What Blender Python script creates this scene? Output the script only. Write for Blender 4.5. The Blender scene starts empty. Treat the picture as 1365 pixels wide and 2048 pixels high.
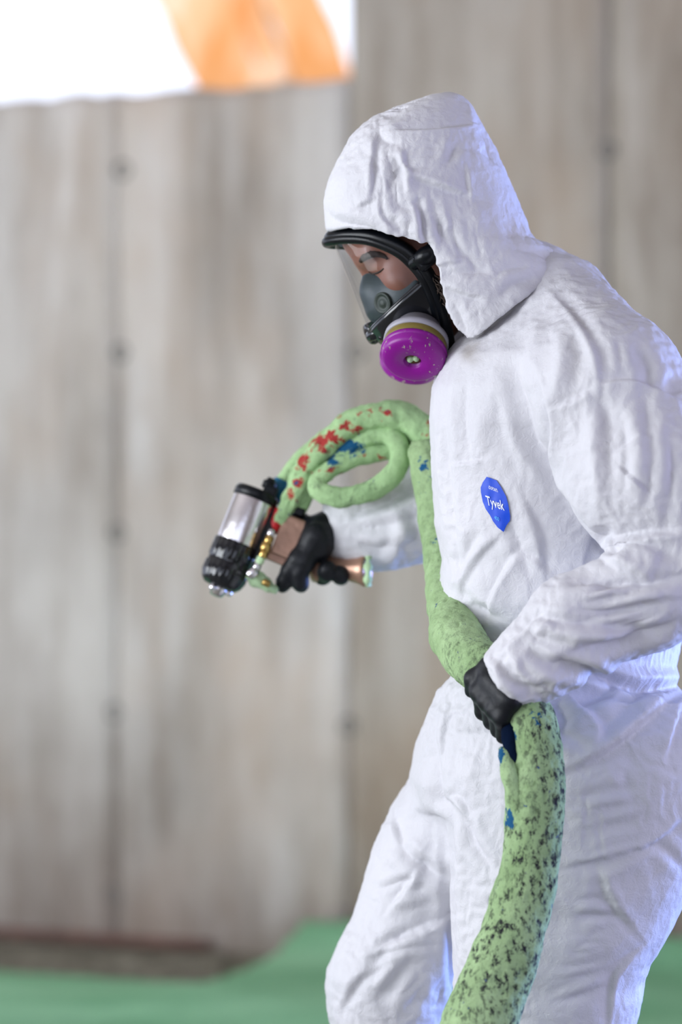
import bpy, bmesh, math, random
import numpy as np
from mathutils import Vector, Matrix
from mathutils.bvhtree import BVHTree

# ------------------------------------------------------------------ camera, sky, lights, exposure
S = bpy.context.scene
COL = S.collection
CAM = np.array([0.0, -4.0, 1.164]); FPX = 6000.0; W, H = 1365, 2048
cd = bpy.data.cameras.new('camera'); cam = bpy.data.objects.new('camera', cd); COL.objects.link(cam)
cam.location = CAM; cam.rotation_euler = (math.pi/2, 0, 0)
cd.sensor_fit = 'VERTICAL'; cd.sensor_height = 36.0; cd.lens = FPX/H*36.0
cd.dof.use_dof = True; cd.dof.focus_distance = 3.84; cd.dof.aperture_fstop = 2.1
cd.clip_end = 200
S.camera = cam
S.view_settings.view_transform = 'Standard'; S.view_settings.look = 'None'
S.view_settings.gamma = 1.0; S.view_settings.use_curve_mapping = False
S.view_settings.exposure = 0.42
S.cycles.use_denoising = True

world = bpy.data.worlds.new('sky'); S.world = world; world.use_nodes = True
wn = world.node_tree.nodes['Background']
wn.inputs['Color'].default_value = (0.77, 0.83, 1.0, 1); wn.inputs['Strength'].default_value = 1.36

def area(name, loc, target, size, power, color):
    l = bpy.data.lights.new(name, 'AREA'); l.shape = 'RECTANGLE'; l.size, l.size_y = size
    l.energy = power; l.color = color
    o = bpy.data.objects.new(name, l); COL.objects.link(o); o.location = loc
    o.rotation_euler = (Vector(target)-Vector(loc)).to_track_quat('-Z', 'Y').to_euler()
    return o
sl = bpy.data.lights.new('sun', 'SUN'); sl.energy = 3.2; sl.angle = .02; sl.color = (1.0, .95, .88)
so = bpy.data.objects.new('sun', sl); COL.objects.link(so); so.rotation_euler = (math.radians(34), 0, math.radians(-18))
area('opening_daylight', (-3.2, -1.0, 1.45), (0.3, 1.5, 1.15), (2.6, 1.6), 88, (0.915, 0.96, 1.0))
area('blue_daylight', (2.9, 1.35, 0.7), (0.42, 0, 0.62), (1.5, 1.1), 44, (0.22, 0.36, 1.0)).data.spread = math.radians(100)

area('right_fill_light', (3.4, -1.5, 1.3), (0.3, 0, 1.1), (2.2, 2.0), 42, (0.58, 0.60, 1.0))  # fill lamp added to lift the right side with a lavender tint

# ------------------------------------------------------------------ helpers
def P(px, py, y=0.0):
    d = (y-CAM[1])/FPX
    return np.array([(px-W/2)*d, y, CAM[2]-(py-H/2)*d])
def PX(co):
    d = co[:, 1]-CAM[1]
    return co[:, 0]/d*FPX+W/2, H/2-(co[:, 2]-CAM[2])/d*FPX

_rng = np.random.RandomState(7); _perm = _rng.permutation(256); _perm = np.concatenate([_perm]*3)
_g = _rng.normal(size=(256, 3)); _g /= np.linalg.norm(_g, axis=1)[:, None]; _g = _g.astype(np.float32)
def noise(p):
    p = np.asarray(p, np.float32); i = np.floor(p).astype(np.int64); f = p-i; i &= 255
    u = f*f*f*(f*(f*6-15)+10); out = 0
    for dx in (0, 1):
        for dy in (0, 1):
            for dz in (0, 1):
                h = _perm[_perm[_perm[i[:, 0]+dx]+i[:, 1]+dy]+i[:, 2]+dz]
                g = _g[h]
                d = g[:, 0]*(f[:, 0]-dx)+g[:, 1]*(f[:, 1]-dy)+g[:, 2]*(f[:, 2]-dz)
                w = (u[:, 0] if dx else 1-u[:, 0])*(u[:, 1] if dy else 1-u[:, 1])*(u[:, 2] if dz else 1-u[:, 2])
                out = out+d*w
    return out*1.6
def fbm(p, o=3):
    r = 0; a = 1
    for k in range(o):
        r = r+a*noise(p*(2**k)+k*17.3); a *= .5
    return r

def make(name, v, f, mat, parent=None, smooth=True, tag=None):
    me = bpy.data.meshes.new(name)
    v = np.asarray(v, np.float32); f = [list(map(int, q)) for q in f] if not isinstance(f, np.ndarray) else f.tolist()
    me.from_pydata(v.tolist(), [], f); me.update()
    if smooth: me.polygons.foreach_set('use_smooth', [True]*len(me.polygons))
    if mat: me.materials.append(mat)
    o = bpy.data.objects.new(name, me); COL.objects.link(o)
    if parent: o.parent = parent; o.matrix_parent_inverse = parent.matrix_world.inverted() if False else Matrix.Translation(-parent.location)
    return o
def empty(name, loc=(0, 0, 0)):
    o = bpy.data.objects.new(name, None); COL.objects.link(o); o.location = loc; o.empty_display_size = .1; return o
def tag(o, label=None, cat=None, group=None, kind=None):
    if label: o['label'] = label
    if cat: o['category'] = cat
    if group: o['group'] = group
    if kind: o['kind'] = kind
    return o
def recalc(o):
    bm = bmesh.new(); bm.from_mesh(o.data); bmesh.ops.recalc_face_normals(bm, faces=bm.faces); bm.to_mesh(o.data); bm.free()
    return o
def getco(o):
    a = np.empty(len(o.data.vertices)*3, np.float32); o.data.vertices.foreach_get('co', a); return a.reshape(-1, 3)
def getno(o):
    a = np.empty(len(o.data.vertices)*3, np.float32); o.data.vertex_normals.foreach_get('vector', a); return a.reshape(-1, 3)
def setco(o, c):
    o.data.vertices.foreach_set('co', np.asarray(c, np.float32).ravel()); o.data.update()

# signed-distance modelling: a grid, a few primitives, and naive surface nets
class Grid:
    def __init__(s, lo, hi, h):
        s.lo = np.array(lo, float); s.h = h
        n = np.ceil((np.array(hi)-s.lo)/h).astype(int)+1
        s.ax = [(s.lo[k]+h*np.arange(n[k])).astype(np.float32) for k in range(3)]
        s.X = s.ax[0][:, None, None]; s.Y = s.ax[1][None, :, None]; s.Z = s.ax[2][None, None, :]
        s.n = n
    def mesh(s, D):
        n = s.n; ins = D < 0
        cnt = np.zeros(n-1, np.int8); acc = np.zeros(tuple(n-1)+(3,), np.float32)
        cn = [(0, 0, 0), (1, 0, 0), (0, 1, 0), (1, 1, 0), (0, 0, 1), (1, 0, 1), (0, 1, 1), (1, 1, 1)]
        sl = lambda c, A: A[c[0]:n[0]-1+c[0], c[1]:n[1]-1+c[1], c[2]:n[2]-1+c[2]]
        for a in range(8):
            for k in range(3):
                if cn[a][k] == 0:
                    b = list(cn[a]); b[k] = 1
                    m = sl(cn[a], ins) != sl(b, ins)
                    idx = np.nonzero(m)
                    da = sl(cn[a], D)[idx]; db = sl(b, D)[idx]
                    t = da/(da-db); p = np.tile(np.array(cn[a], np.float32), (len(t), 1)); p[:, k] = t
                    acc[idx] += p; cnt[idx] += 1
        cell = cnt > 0; ids = np.full(n-1, -1, np.int64); I = np.nonzero(cell); ids[I] = np.arange(len(I[0]))
        v = acc[I]/cnt[I][:, None]+np.stack(I, 1)
        v = s.lo+v*s.h
        F = []
        for k in range(3):
            o = [q for q in range(3) if q != k]
            lo = [0]*3; lo[o[0]] = 1; lo[o[1]] = 1
            hi = [n[0]-1, n[1]-1, n[2]-1]
            A = ins[lo[0]:hi[0], lo[1]:hi[1], lo[2]:hi[2]]
            shift = lo[:]; up = hi[:]; shift[k] += 1; up[k] += 1
            B = ins[shift[0]:up[0], shift[1]:up[1], shift[2]:up[2]]
            J = np.stack(np.nonzero(A != B), 1)+np.array(lo)
            flip = ins[J[:, 0], J[:, 1], J[:, 2]]
            def c(d0, d1):
                q = J.copy(); q[:, o[0]] -= d0; q[:, o[1]] -= d1
                return ids[q[:, 0], q[:, 1], q[:, 2]]
            q = np.stack([c(1, 1), c(0, 1), c(0, 0), c(1, 0)], 1)
            if k == 1: flip = ~flip
            q[~flip] = q[~flip][:, ::-1]
            F.append(q)
        return v, np.concatenate(F)
def smin(a, b, k):
    if k <= 0: return np.minimum(a, b)
    h = np.clip(.5+.5*(b-a)/k, 0, 1); return b+(a-b)*h-k*h*(1-h)
def smax(a, b, k): return -smin(-a, -b, k)
def ell(G, c, r, R=None):
    x, y, z = G.X-c[0], G.Y-c[1], G.Z-c[2]
    if R is not None:
        x, y, z = (R[0][0]*x+R[0][1]*y+R[0][2]*z, R[1][0]*x+R[1][1]*y+R[1][2]*z, R[2][0]*x+R[2][1]*y+R[2][2]*z)
    k = np.sqrt((x/r[0])**2+(y/r[1])**2+(z/r[2])**2)
    k2 = np.sqrt((x/r[0]**2)**2+(y/r[1]**2)**2+(z/r[2]**2)**2)
    return k*(k-1)/np.maximum(k2, 1e-6)
def cap(G, a, b, ra, rb, ys=1.0):
    a = np.asarray(a, float); b = np.asarray(b, float); d = b-a; L = max(float(d@d), 1e-9)
    x, y, z = G.X-a[0], G.Y-a[1], G.Z-a[2]
    t = np.clip((x*d[0]+y*d[1]+z*d[2])/L, 0, 1)
    q = np.sqrt((x-t*d[0])**2+((y-t*d[1])/ys)**2+(z-t*d[2])**2)
    return q-(ra+(rb-ra)*t)
def chain(G, pts, k=.01, ys=1.0):
    D = None
    for (a, ra), (b, rb) in zip(pts[:-1], pts[1:]):
        c = cap(G, a, b, ra, rb, ys)
        D = c if D is None else smin(D, c, k)
    return D
def plane(G, p, n):
    n = np.asarray(n, float); n = n/np.linalg.norm(n)
    return (G.X-p[0])*n[0]+(G.Y-p[1])*n[1]+(G.Z-p[2])*n[2]
def rows(G, R, e=2.0):
    """stack of ellipses; each row = z, cx, cy, a (x half), b (y half), turn"""
    R = np.array(sorted(R), float); z = G.ax[2]
    cx, cy, a, b, th = [np.interp(z, R[:, 0], R[:, i]).astype(np.float32)[None, None, :] for i in range(1, 6)]
    x, y = G.X-cx, G.Y-cy; c, s = np.cos(th), np.sin(th)
    u = c*x+s*y; v = -s*x+c*y
    q = (np.abs(u/a)**e+np.abs(v/b)**e)**(1/e)
    d = (q-1)*np.minimum(np.minimum(a, b), np.sqrt(u*u+v*v)/np.maximum(q, 1e-4)+1e-4)
    return np.maximum(d*.9, np.maximum(G.Z-R[-1, 0], R[0, 0]-G.Z))
def zpx(py): return CAM[2]-(py-H/2)/1500.0
def xpx(px): return (px-W/2)/1500.0

def tube(pts, rad, n=32, step=.006, closed=False, cap_ends=True):
    """sweep a round section along a smooth path; returns verts, faces, (s, angle) per vertex"""
    pts = np.array(pts, float); rad = np.array(rad, float)
    m = len(pts)
    if closed: Q = np.concatenate([pts[-1:], pts, pts[:2]]); Rr = np.concatenate([rad[-1:], rad, rad[:2]])
    else: Q = np.concatenate([2*pts[:1]-pts[1:2], pts, 2*pts[-1:]-pts[-2:-1]]); Rr = np.concatenate([rad[:1], rad, rad[-1:]])
    C, RR = [], []
    for i in range(m if closed else m-1):
        p0, p1, p2, p3 = Q[i:i+4]; r1, r2 = Rr[i+1], Rr[i+2]
        L = np.linalg.norm(p2-p1); k = max(2, int(L/step))
        t = np.arange(k)/k
        T = t[:, None]
        C.append(.5*((2*p1)+(-p0+p2)*T+(2*p0-5*p1+4*p2-p3)*T**2+(-p0+3*p1-3*p2+p3)*T**3)); RR.append(r1+(r2-r1)*(t*t*(3-2*t)))
    C = np.concatenate(C+([] if closed else [pts[-1:]])); RR = np.concatenate(RR+([] if closed else [rad[-1:]]))
    N = len(C); T = np.gradient(C, axis=0)
    if closed: T = np.roll(C, -1, 0)-np.roll(C, 1, 0)
    T /= np.linalg.norm(T, axis=1)[:, None]
    u = np.cross(T[0], [0, 1, 0.13]); u /= np.linalg.norm(u); U = []
    for i in range(N):
        u = u-T[i]*(u@T[i]); u /= np.linalg.norm(u); U.append(u)
    U = np.array(U); V = np.cross(T, U)
    a = np.arange(n)*2*math.pi/n
    v = C[:, None]+RR[:, None, None]*(np.cos(a)[None, :, None]*U[:, None]+np.sin(a)[None, :, None]*V[:, None])
    nr = (v-C[:, None])/RR[:, None, None]
    v = v.reshape(-1, 3); f = []
    M = N if closed else N-1
    i, j = np.meshgrid(np.arange(M), np.arange(n), indexing='ij'); i2 = (i+1) % N; j2 = (j+1) % n
    f = np.stack([i*n+j, i*n+j2, i2*n+j2, i2*n+j], -1).reshape(-1, 4).tolist()
    if cap_ends and not closed:
        f.append(list(range(n))[::-1]); f.append([(N-1)*n+k for k in range(n)])
    return v, f, nr.reshape(-1, 3), C
def lathe(prof, axis_o, axis_d, n=40):
    """profile of (height along axis, radius)"""
    d = np.array(axis_d, float); d /= np.linalg.norm(d); o = np.array(axis_o, float)
    u = np.cross(d, [0.3, 0.2, 1.0]); u /= np.linalg.norm(u); w = np.cross(d, u)
    a = np.arange(n)*2*math.pi/n; v = []
    for h, r in prof:
        r = r if not callable(r) else r(a)
        v.append(o+d*h+np.outer(r*np.cos(a), u)+np.outer(r*np.sin(a), w))
    v = np.concatenate(v); f = []
    for i in range(len(prof)-1):
        for j in range(n):
            f.append([i*n+j, i*n+(j+1) % n, (i+1)*n+(j+1) % n, (i+1)*n+j])
    f.append(list(range(n))[::-1]); f.append([(len(prof)-1)*n+k for k in range(n)])
    return v, f
def rbox(name, c, size, R, mat, parent, bevel=.004):
    bm = bmesh.new(); bmesh.ops.create_cube(bm, size=1)
    bmesh.ops.scale(bm, vec=size, verts=bm.verts)
    bmesh.ops.bevel(bm, geom=bm.edges[:], offset=bevel, segments=3, affect='EDGES', profile=.6)
    M = Matrix.Translation(Vector(c)) @ R.to_4x4(); bmesh.ops.transform(bm, matrix=M, verts=bm.verts)
    v = [list(q.co) for q in bm.verts]; f = [[q.index for q in p.verts] for p in bm.faces]; bm.free()
    return recalc(make(name, v, f, mat, parent, smooth=False))

# ------------------------------------------------------------------ materials
def newmat(name, base=(.5, .5, .5), rough=.5, metal=0.0, spec=.5):
    m = bpy.data.materials.new(name); m.use_nodes = True
    b = m.node_tree.nodes['Principled BSDF']
    b.inputs['Base Color'].default_value = (*base, 1); b.inputs['Roughness'].default_value = rough
    b.inputs['Metallic'].default_value = metal; b.inputs['Specular IOR Level'].default_value = spec
    return m, m.node_tree, b
class NT:
    def __init__(s, nt): s.t = nt; s.co = nt.nodes.new('ShaderNodeTexCoord')
    def n(s, kind, **kw):
        q = s.t.nodes.new(kind)
        for k, v in kw.items():
            if k in q.inputs: q.inputs[k].default_value = v
            else: setattr(q, k, v)
        return q
    def l(s, a, b): s.t.links.new(a, b)
    def coord(s, scale=(1, 1, 1), rot=(0, 0, 0), loc=(0, 0, 0)):
        m = s.n('ShaderNodeMapping'); m.inputs['Scale'].default_value = scale; m.inputs['Rotation'].default_value = rot
        m.inputs['Location'].default_value = loc
        s.l(s.co.outputs['Object'], m.inputs['Vector']); return m.outputs[0]
    def noise(s, scale, detail=4, rough=.55, sc=(1, 1, 1), dist=0.0, loc=(0, 0, 0)):
        q = s.n('ShaderNodeTexNoise'); q.inputs['Scale'].default_value = scale; q.inputs['Detail'].default_value = detail
        q.inputs['Roughness'].default_value = rough; q.inputs['Distortion'].default_value = dist
        s.l(s.coord(sc, loc=loc), q.inputs['Vector']); return q.outputs['Fac']
    def ramp(s, fac, stops):
        r = s.n('ShaderNodeValToRGB'); e = r.color_ramp.elements
        while len(e) < len(stops): e.new(.5)
        for q, (p, c) in zip(e, stops):
            q.position = p; q.color = (*c, 1) if len(c) == 3 else c
        s.l(fac, r.inputs[0]); return r.outputs[0]
    def mix(s, fac, a, b, mode='MIX'):
        m = s.n('ShaderNodeMix', data_type='RGBA', blend_type=mode)
        for val, ix in ((fac, 0), (a, 6), (b, 7)):
            if hasattr(val, 'links'): s.l(val, m.inputs[ix])
            elif ix == 0: m.inputs[0].default_value = val
            else: m.inputs[ix].default_value = (*val, 1)
        return m.outputs[2]
    def math(s, op, a, b=None):
        m = s.n('ShaderNodeMath', operation=op)
        for k, val in enumerate((a, b)):
            if val is None: continue
            if hasattr(val, 'links'): s.l(val, m.inputs[k])
            else: m.inputs[k].default_value = val
        return m.outputs[0]
    def bump(s, h, bsdf, strength=.3, dist=.01):
        q = s.n('ShaderNodeBump'); q.inputs['Strength'].default_value = strength; q.inputs['Distance'].default_value = dist
        s.l(h, q.inputs['Height']); s.l(q.outputs[0], bsdf.inputs['Normal'])
    def attr(s, name):
        a = s.n('ShaderNodeAttribute'); a.attribute_name = name; return a

def suit_mat():
    m, nt, b = newmat('white_nonwoven_fabric', rough=.58, spec=.35); t = NT(nt)
    base = t.ramp(t.noise(5, 3), [(.3, (.605, .60, .635)), (.7, (.665, .655, .69))])
    st = t.attr('stain'); col = t.mix(st.outputs['Fac'], base, (.20, .16, .11))
    t.l(col, b.inputs['Base Color'])
    v = t.n('ShaderNodeTexVoronoi', feature='F1'); v.inputs['Scale'].default_value = 46
    t.l(t.coord((1, 1, .7)), v.inputs['Vector'])
    h = t.math('ADD', t.math('MULTIPLY', t.noise(420, 3, .6), .22), t.math('MULTIPLY', v.outputs['Distance'], .45))
    h = t.math('ADD', h, t.math('MULTIPLY', t.noise(90, 4, .6, dist=1.2), .9))
    t.bump(h, b, .27, .006)
    return m
def foam_hose_mat(name, bright, dark, lo, hi, speck=1.0):
    m, nt, b = newmat(name, rough=.85, spec=.2); t = NT(nt)
    c = t.ramp(t.noise(14, 5, .65), [(.3, dark), (.68, bright)])
    n1 = t.noise(120, 5, .75, sc=(1, 1, .6)); big = t.noise(11, 3, .6, loc=(3, 1, 2))
    f = t.math('MULTIPLY', t.ramp(n1, [(lo, (0, 0, 0)), (hi, (1, 1, 1))]), t.ramp(big, [(.36, (.30, .30, .30)), (.54, (1, 1, 1))]))
    f = t.math('MULTIPLY', f, t.math('MULTIPLY', t.attr('dirt').outputs['Fac'], speck))
    c = t.mix(f, c, (.022, .020, .028))
    red = t.attr('red'); blue = t.attr('blue'); nn = t.noise(70, 4, .7)
    fr = t.ramp(t.math('ADD', red.outputs['Fac'], t.math('MULTIPLY', t.math('SUBTRACT', nn, .5), 3.0)), [(.50, (0, 0, 0)), (.58, (1, 1, 1))])
    fb = t.ramp(t.math('ADD', blue.outputs['Fac'], t.math('MULTIPLY', t.math('SUBTRACT', nn, .5), 3.0)), [(.50, (0, 0, 0)), (.58, (1, 1, 1))])
    c = t.mix(fr, c, (.40, .045, .04)); c = t.mix(fb, c, (.012, .10, .23))
    t.l(c, b.inputs['Base Color'])
    t.bump(t.math('ADD', t.noise(160, 5, .7), t.math('MULTIPLY', f, -.35)), b, .6, .006)
    return m
def concrete_mat(tone=None):
    m, nt, b = newmat('board_formed_concrete', rough=.9, spec=.2); t = NT(nt)
    c = t.ramp(t.noise(1.3, 5, .6, sc=(1, 1, .7)), [(.34, (.64, .585, .545)), (.66, (.90, .84, .80))])
    streak = t.ramp(t.noise(4.2, 6, .65, sc=(1, 1, .09)), [(.36, (.66, .62, .58)), (.60, (1, 1, 1))])
    c = t.mix(.85, c, streak, 'MULTIPLY')
    drip = t.ramp(t.noise(8, 5, .65, sc=(1, 1, .16), loc=(2, 0, 5)), [(.36, (.62, .56, .50)), (.54, (1, 1, 1))])
    c = t.mix(.7, c, drip, 'MULTIPLY')
    rust = t.ramp(t.noise(1.7, 4, .6, sc=(1, 1, .45), loc=(4.2, 0, 1.1)), [(.47, (0, 0, 0)), (.66, (1, 1, 1))])
    c = t.mix(t.math('MULTIPLY', rust, .75), c, (.64, .49, .38))
    lime = t.ramp(t.noise(3.3, 5, .6, sc=(1, 1, .35), loc=(1.2, 3, .7)), [(.50, (0, 0, 0)), (.66, (1, 1, 1))])
    c = t.mix(t.math('MULTIPLY', lime, .40), c, (.86, .80, .74))
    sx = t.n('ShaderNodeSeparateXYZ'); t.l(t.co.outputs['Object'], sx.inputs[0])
    g = t.ramp(t.math('ADD', sx.outputs[2], t.math('MULTIPLY', t.math('SUBTRACT', t.noise(2.5, 4, .6), .5), .7)), [(.0, (.46, .435, .40)), (.75, (1, 1, 1))])  # wall colour darkened towards the foot, imitating weaker light low down
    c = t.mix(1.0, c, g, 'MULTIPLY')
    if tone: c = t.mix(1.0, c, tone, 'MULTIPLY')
    t.l(c, b.inputs['Base Color']); t.bump(t.noise(60, 5, .7), b, .3, .01)
    return m
def simple(name, base, rough, metal=0, spec=.5, bump=None, var=.0):
    m, nt, b = newmat(name, base, rough, metal, spec); t = NT(nt)
    lo = tuple(max(0, c*(1-var)) for c in base); hi = tuple(min(1, c*(1+var)) for c in base)
    t.l(t.ramp(t.noise(25, 4), [(.3, lo), (.7, hi)]), b.inputs['Base Color'])
    if bump: t.bump(t.noise(bump[0], 4, .65), b, bump[1], bump[2])
    return m
M_suit = suit_mat()
M_conc = concrete_mat(); M_conc_shaded = concrete_mat((.74, .71, .665))  # second copy is darkened to imitate shade on the taller wall section
M_hose = foam_hose_mat('green_foam_crust', (.46, .64, .34), (.27, .40, .19), .50, .60)
M_whip = foam_hose_mat('pale_green_foam_crust', (.48, .71, .36), (.29, .45, .22), .56, .68, .5)
M_black = simple('black_rubber', (.003, .004, .006), .30, 0, .26, (300, .08, .002), .2)
M_gloss = simple('black_gloss_plastic', (.006, .007, .010), .12, 0, .6, None, .1)
M_glove = simple('black_nitrile', (.006, .007, .010), .48, 0, .28, (60, .15, .004), .25)
M_cup = simple('grey_green_silicone', (.026, .040, .043), .42, 0, .45, (40, .05, .002), .12)
M_valve = simple('dark_olive_valve', (.028, .04, .03), .5, 0, .4, None, .2)
M_grey = simple('grey_plastic', (.36, .35, .40), .4, 0, .4, None, .08)
M_olive = simple('olive_label_band', (.20, .15, .03), .4, 0, .4, None, .15)
M_steel = simple('polished_steel', (.78, .75, .78), .27, 1.0, .5, (14, .15, .01), .1)
M_copper = simple('copper_toned_metal', (.42, .25, .18), .36, .65, .5, (90, .15, .004), .25)
M_brass = simple('brass', (.55, .36, .12), .3, 1.0, .5, (80, .2, .003), .25)
M_redtape = simple('red_tape', (.55, .015, .02), .4, 0, .4, (120, .2, .003), .2)
M_blue = simple('blue_sleeve', (.008, .13, .25), .6, 0, .4, (120, .3, .003), .3)
M_navy = simple('navy_hose_liner', (.003, .008, .024), .95, 0, .05, (90, .3, .003), .4)
M_crust = simple('pale_foam_crust', (.48, .66, .40), .9, 0, .2, (120, .6, .006), .25)
M_emblem = simple('blue_print', (.0, .062, .62), .45, 0, .4, None, .04)
M_white = simple('white_print', (.82, .86, .92), .5, 0, .4)
M_lblue = simple('light_blue_print', (.06, .38, .86), .5, 0, .4)
M_hair = simple('dark_brown_hair', (.035, .022, .016), .6, 0, .3, None, .3)
M_rust = simple('rusty_red_steel', (.17, .09, .07), .8, 0, .3, (60, .3, .005), .3)
M_dark = simple('dark_earth', (.23, .215, .17), .95, 0, .1, (40, .6, .02), .4)
M_plug = simple('weathered_grout', (.22, .205, .19), .95, 0, .1, (60, .4, .01), .3)
M_boot = simple('black_boot_rubber', (.02, .02, .022), .6, 0, .3)
def skin_mat():
    m, nt, b = newmat('skin', rough=.45, spec=.4); t = NT(nt)
    t.l(t.ramp(t.noise(22, 4), [(.3, (.20, .080, .052)), (.7, (.28, .122, .083))]), b.inputs['Base Color'])
    b.inputs['Subsurface Weight'].default_value = .15; b.inputs['Subsurface Radius'].default_value = (.01, .004, .002)
    t.bump(t.noise(500, 3), b, .08, .001); return m
M_skin = skin_mat()
def visor_mat():
    m = bpy.data.materials.new('clear_polycarbonate'); m.use_nodes = True; nt = m.node_tree; nt.nodes.clear()
    o = nt.nodes.new('ShaderNodeOutputMaterial'); mx = nt.nodes.new('ShaderNodeMixShader')
    tr = nt.nodes.new('ShaderNodeBsdfTransparent'); tr.inputs[0].default_value = (.975, .98, .99, 1)
    gl = nt.nodes.new('ShaderNodeBsdfGlossy'); gl.inputs['Roughness'].default_value = .04
    fr = nt.nodes.new('ShaderNodeFresnel'); fr.inputs['IOR'].default_value = 1.27
    ge = nt.nodes.new('ShaderNodeNewGeometry'); sb = nt.nodes.new('ShaderNodeMath'); sb.operation = 'SUBTRACT'; sb.inputs[0].default_value = 1
    nt.links.new(ge.outputs['Backfacing'], sb.inputs[1]); ml = nt.nodes.new('ShaderNodeMath'); ml.operation = 'MULTIPLY'
    nt.links.new(sb.outputs[0], ml.inputs[0]); nt.links.new(fr.outputs[0], ml.inputs[1])
    nt.links.new(ml.outputs[0], mx.inputs[0]); nt.links.new(tr.outputs[0], mx.inputs[1]); nt.links.new(gl.outputs[0], mx.inputs[2])
    nt.links.new(mx.outputs[0], o.inputs[0]); return m
M_visor = visor_mat()
def magenta_mat():
    m, nt, b = newmat('magenta_plastic', rough=.36, spec=.4); t = NT(nt)
    sp = t.math('MULTIPLY', t.ramp(t.noise(150, 3, .6, sc=(1, 1, .6)), [(.60, (0, 0, 0)), (.66, (1, 1, 1))]), t.ramp(t.noise(28, 2, loc=(.3, .1, .92)), [(.48, (0, 0, 0)), (.6, (1, 1, 1))]))
    t.l(t.mix(sp, (.235, .004, .25), (.50, .55, .32)), b.inputs['Base Color'])
    t.bump(sp, b, .4, .002); return m
M_mag = magenta_mat()
def timber_mat():
    m, nt, b = newmat('orange_timber', rough=.75, spec=.2); t = NT(nt)
    t.l(t.ramp(t.noise(2.6, 4, .6, sc=(1.6, 1.6, .7), dist=.8), [(.38, (.62, .27, .09)), (.52, (.72, .44, .25)), (.62, (.80, .68, .58))]), b.inputs['Base Color'])
    return m
M_timber = timber_mat()
def floorfoam_mat():
    m, nt, b = newmat('green_foam_floor', rough=.9, spec=.15); t = NT(nt)
    t.l(t.ramp(t.noise(3.2, 5, .6, sc=(.6, 1.4, 1)), [(.32, (.21, .50, .27)), (.66, (.36, .70, .42))]), b.inputs['Base Color'])
    t.bump(t.noise(30, 5, .7), b, .6, .03); return m
M_ffoam = floorfoam_mat()

# ------------------------------------------------------------------ the setting
WK = -0.39; WY0 = 3.80                          # the back wall runs along y = WY0 + WK x
WD = np.array([1, WK, 0])/math.hypot(1, WK); WN = np.array([WD[1], -WD[0], 0])     # along the wall, and out of it towards the room
def wall_s(px):
    k = (px-W/2)/FPX; x = k*(WY0-CAM[1])/(1-k*WK); return x*math.hypot(1, WK)
def WP(s, z, out=0.0): return np.array([0, WY0, 0])+WD*s+WN*out+np.array([0, 0, z])
def wall_z(px, py):
    s = wall_s(px); p = WP(s, 0); return s, CAM[2]-(py-H/2)*(p[1]-CAM[1])/FPX
S_STEP = wall_s(698); Z_LOW = 2.285; Z_TOP = 3.25
core_v = []; 
def prism(profile_sz, d0, d1):
    n = len(profile_sz); v = [WP(s, z, -d0) for s, z in profile_sz]+[WP(s, z, -d1) for s, z in profile_sz]
    f = [list(range(n)), list(range(n, 2*n))[::-1]]+[[i, i+n, (i+1) % n+n, (i+1) % n] for i in range(n)]
    return v, f
v, f = prism([(-3.6, 0), (3.4, 0), (3.4, Z_TOP), (S_STEP+.004, Z_TOP), (S_STEP+.004, Z_LOW-.02), (-3.6, Z_LOW-.02)], .025, .22)
wall = recalc(make('wall_back', v, f, M_plug, smooth=False)); wall['kind'] = 'structure'
joints = [wall_s(p) for p in (-1750, -1260, -760, -262, 234, 698, 1218, 1720, 2230)]
for a, b in zip(joints[:-1], joints[1:]):
    top = Z_LOW if b <= S_STEP+.01 else Z_TOP
    ns, nz = 16, 60
    s = np.linspace(a+.004, b-.004, ns); z = np.linspace(0, top, nz); Sg, Zg = np.meshgrid(s, z, indexing='ij')
    Sf, Zf = Sg.ravel(), Zg.ravel().copy()
    q = np.stack([Sf*2.2, Zf*1.1, np.full_like(Sf, a*3)], 1)
    off = .004*fbm(q, 2)
    if top == Z_LOW:
        m = Zf > top-1e-4
        Zf[m] += .012*noise(np.stack([Sf[m]*9, Sf[m]*0+4.4, Sf[m]*0], 1))+.008*noise(np.stack([Sf[m]*23, Sf[m]*0+1.4, Sf[m]*0], 1))
    edge = np.minimum(Sf-a-.004, b-.004-Sf); off = off-.002*np.exp(-edge/.006)
    fr = np.array([WP(x, y, o) for x, y, o in zip(Sf, Zf, off)]); bk = np.array([WP(x, y, -.024) for x, y in zip(Sf, Zf)])
    idx = np.arange(ns*nz).reshape(ns, nz); n0 = ns*nz
    F = [[idx[i, j], idx[i+1, j], idx[i+1, j+1], idx[i, j+1]] for i in range(ns-1) for j in range(nz-1)]
    F += [[idx[0, j], idx[0, j+1], idx[0, j+1]+n0, idx[0, j]+n0] for j in range(nz-1)]
    F += [[idx[-1, j+1], idx[-1, j], idx[-1, j]+n0, idx[-1, j+1]+n0] for j in range(nz-1)]
    F += [[idx[i, -1], idx[i+1, -1], idx[i+1, -1]+n0, idx[i, -1]+n0] for i in range(ns-1)]
    make('wall_panel', np.concatenate([fr, bk]), F, M_conc if top == Z_LOW else M_conc_shaded, wall)
holes = [(245, 340), (240, 705), (235, 1065), (230, 1425), (225, 1790), (714, 705), (697, 1452), (681, 1832), (1216, 300)]
for px, py in holes:
    s, z = wall_z(px, py); c = WP(s, z, .0)
    v, f = lathe([(-.012, .026), (.003, .024), (.004, .019), (-.004, .015), (-.006, .004)], c, WN, 18)
    v += np.random.RandomState(int(px*7+py)).normal(scale=.0012, size=v.shape)
    make('tie_hole', v, f, M_plug, wall)

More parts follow.
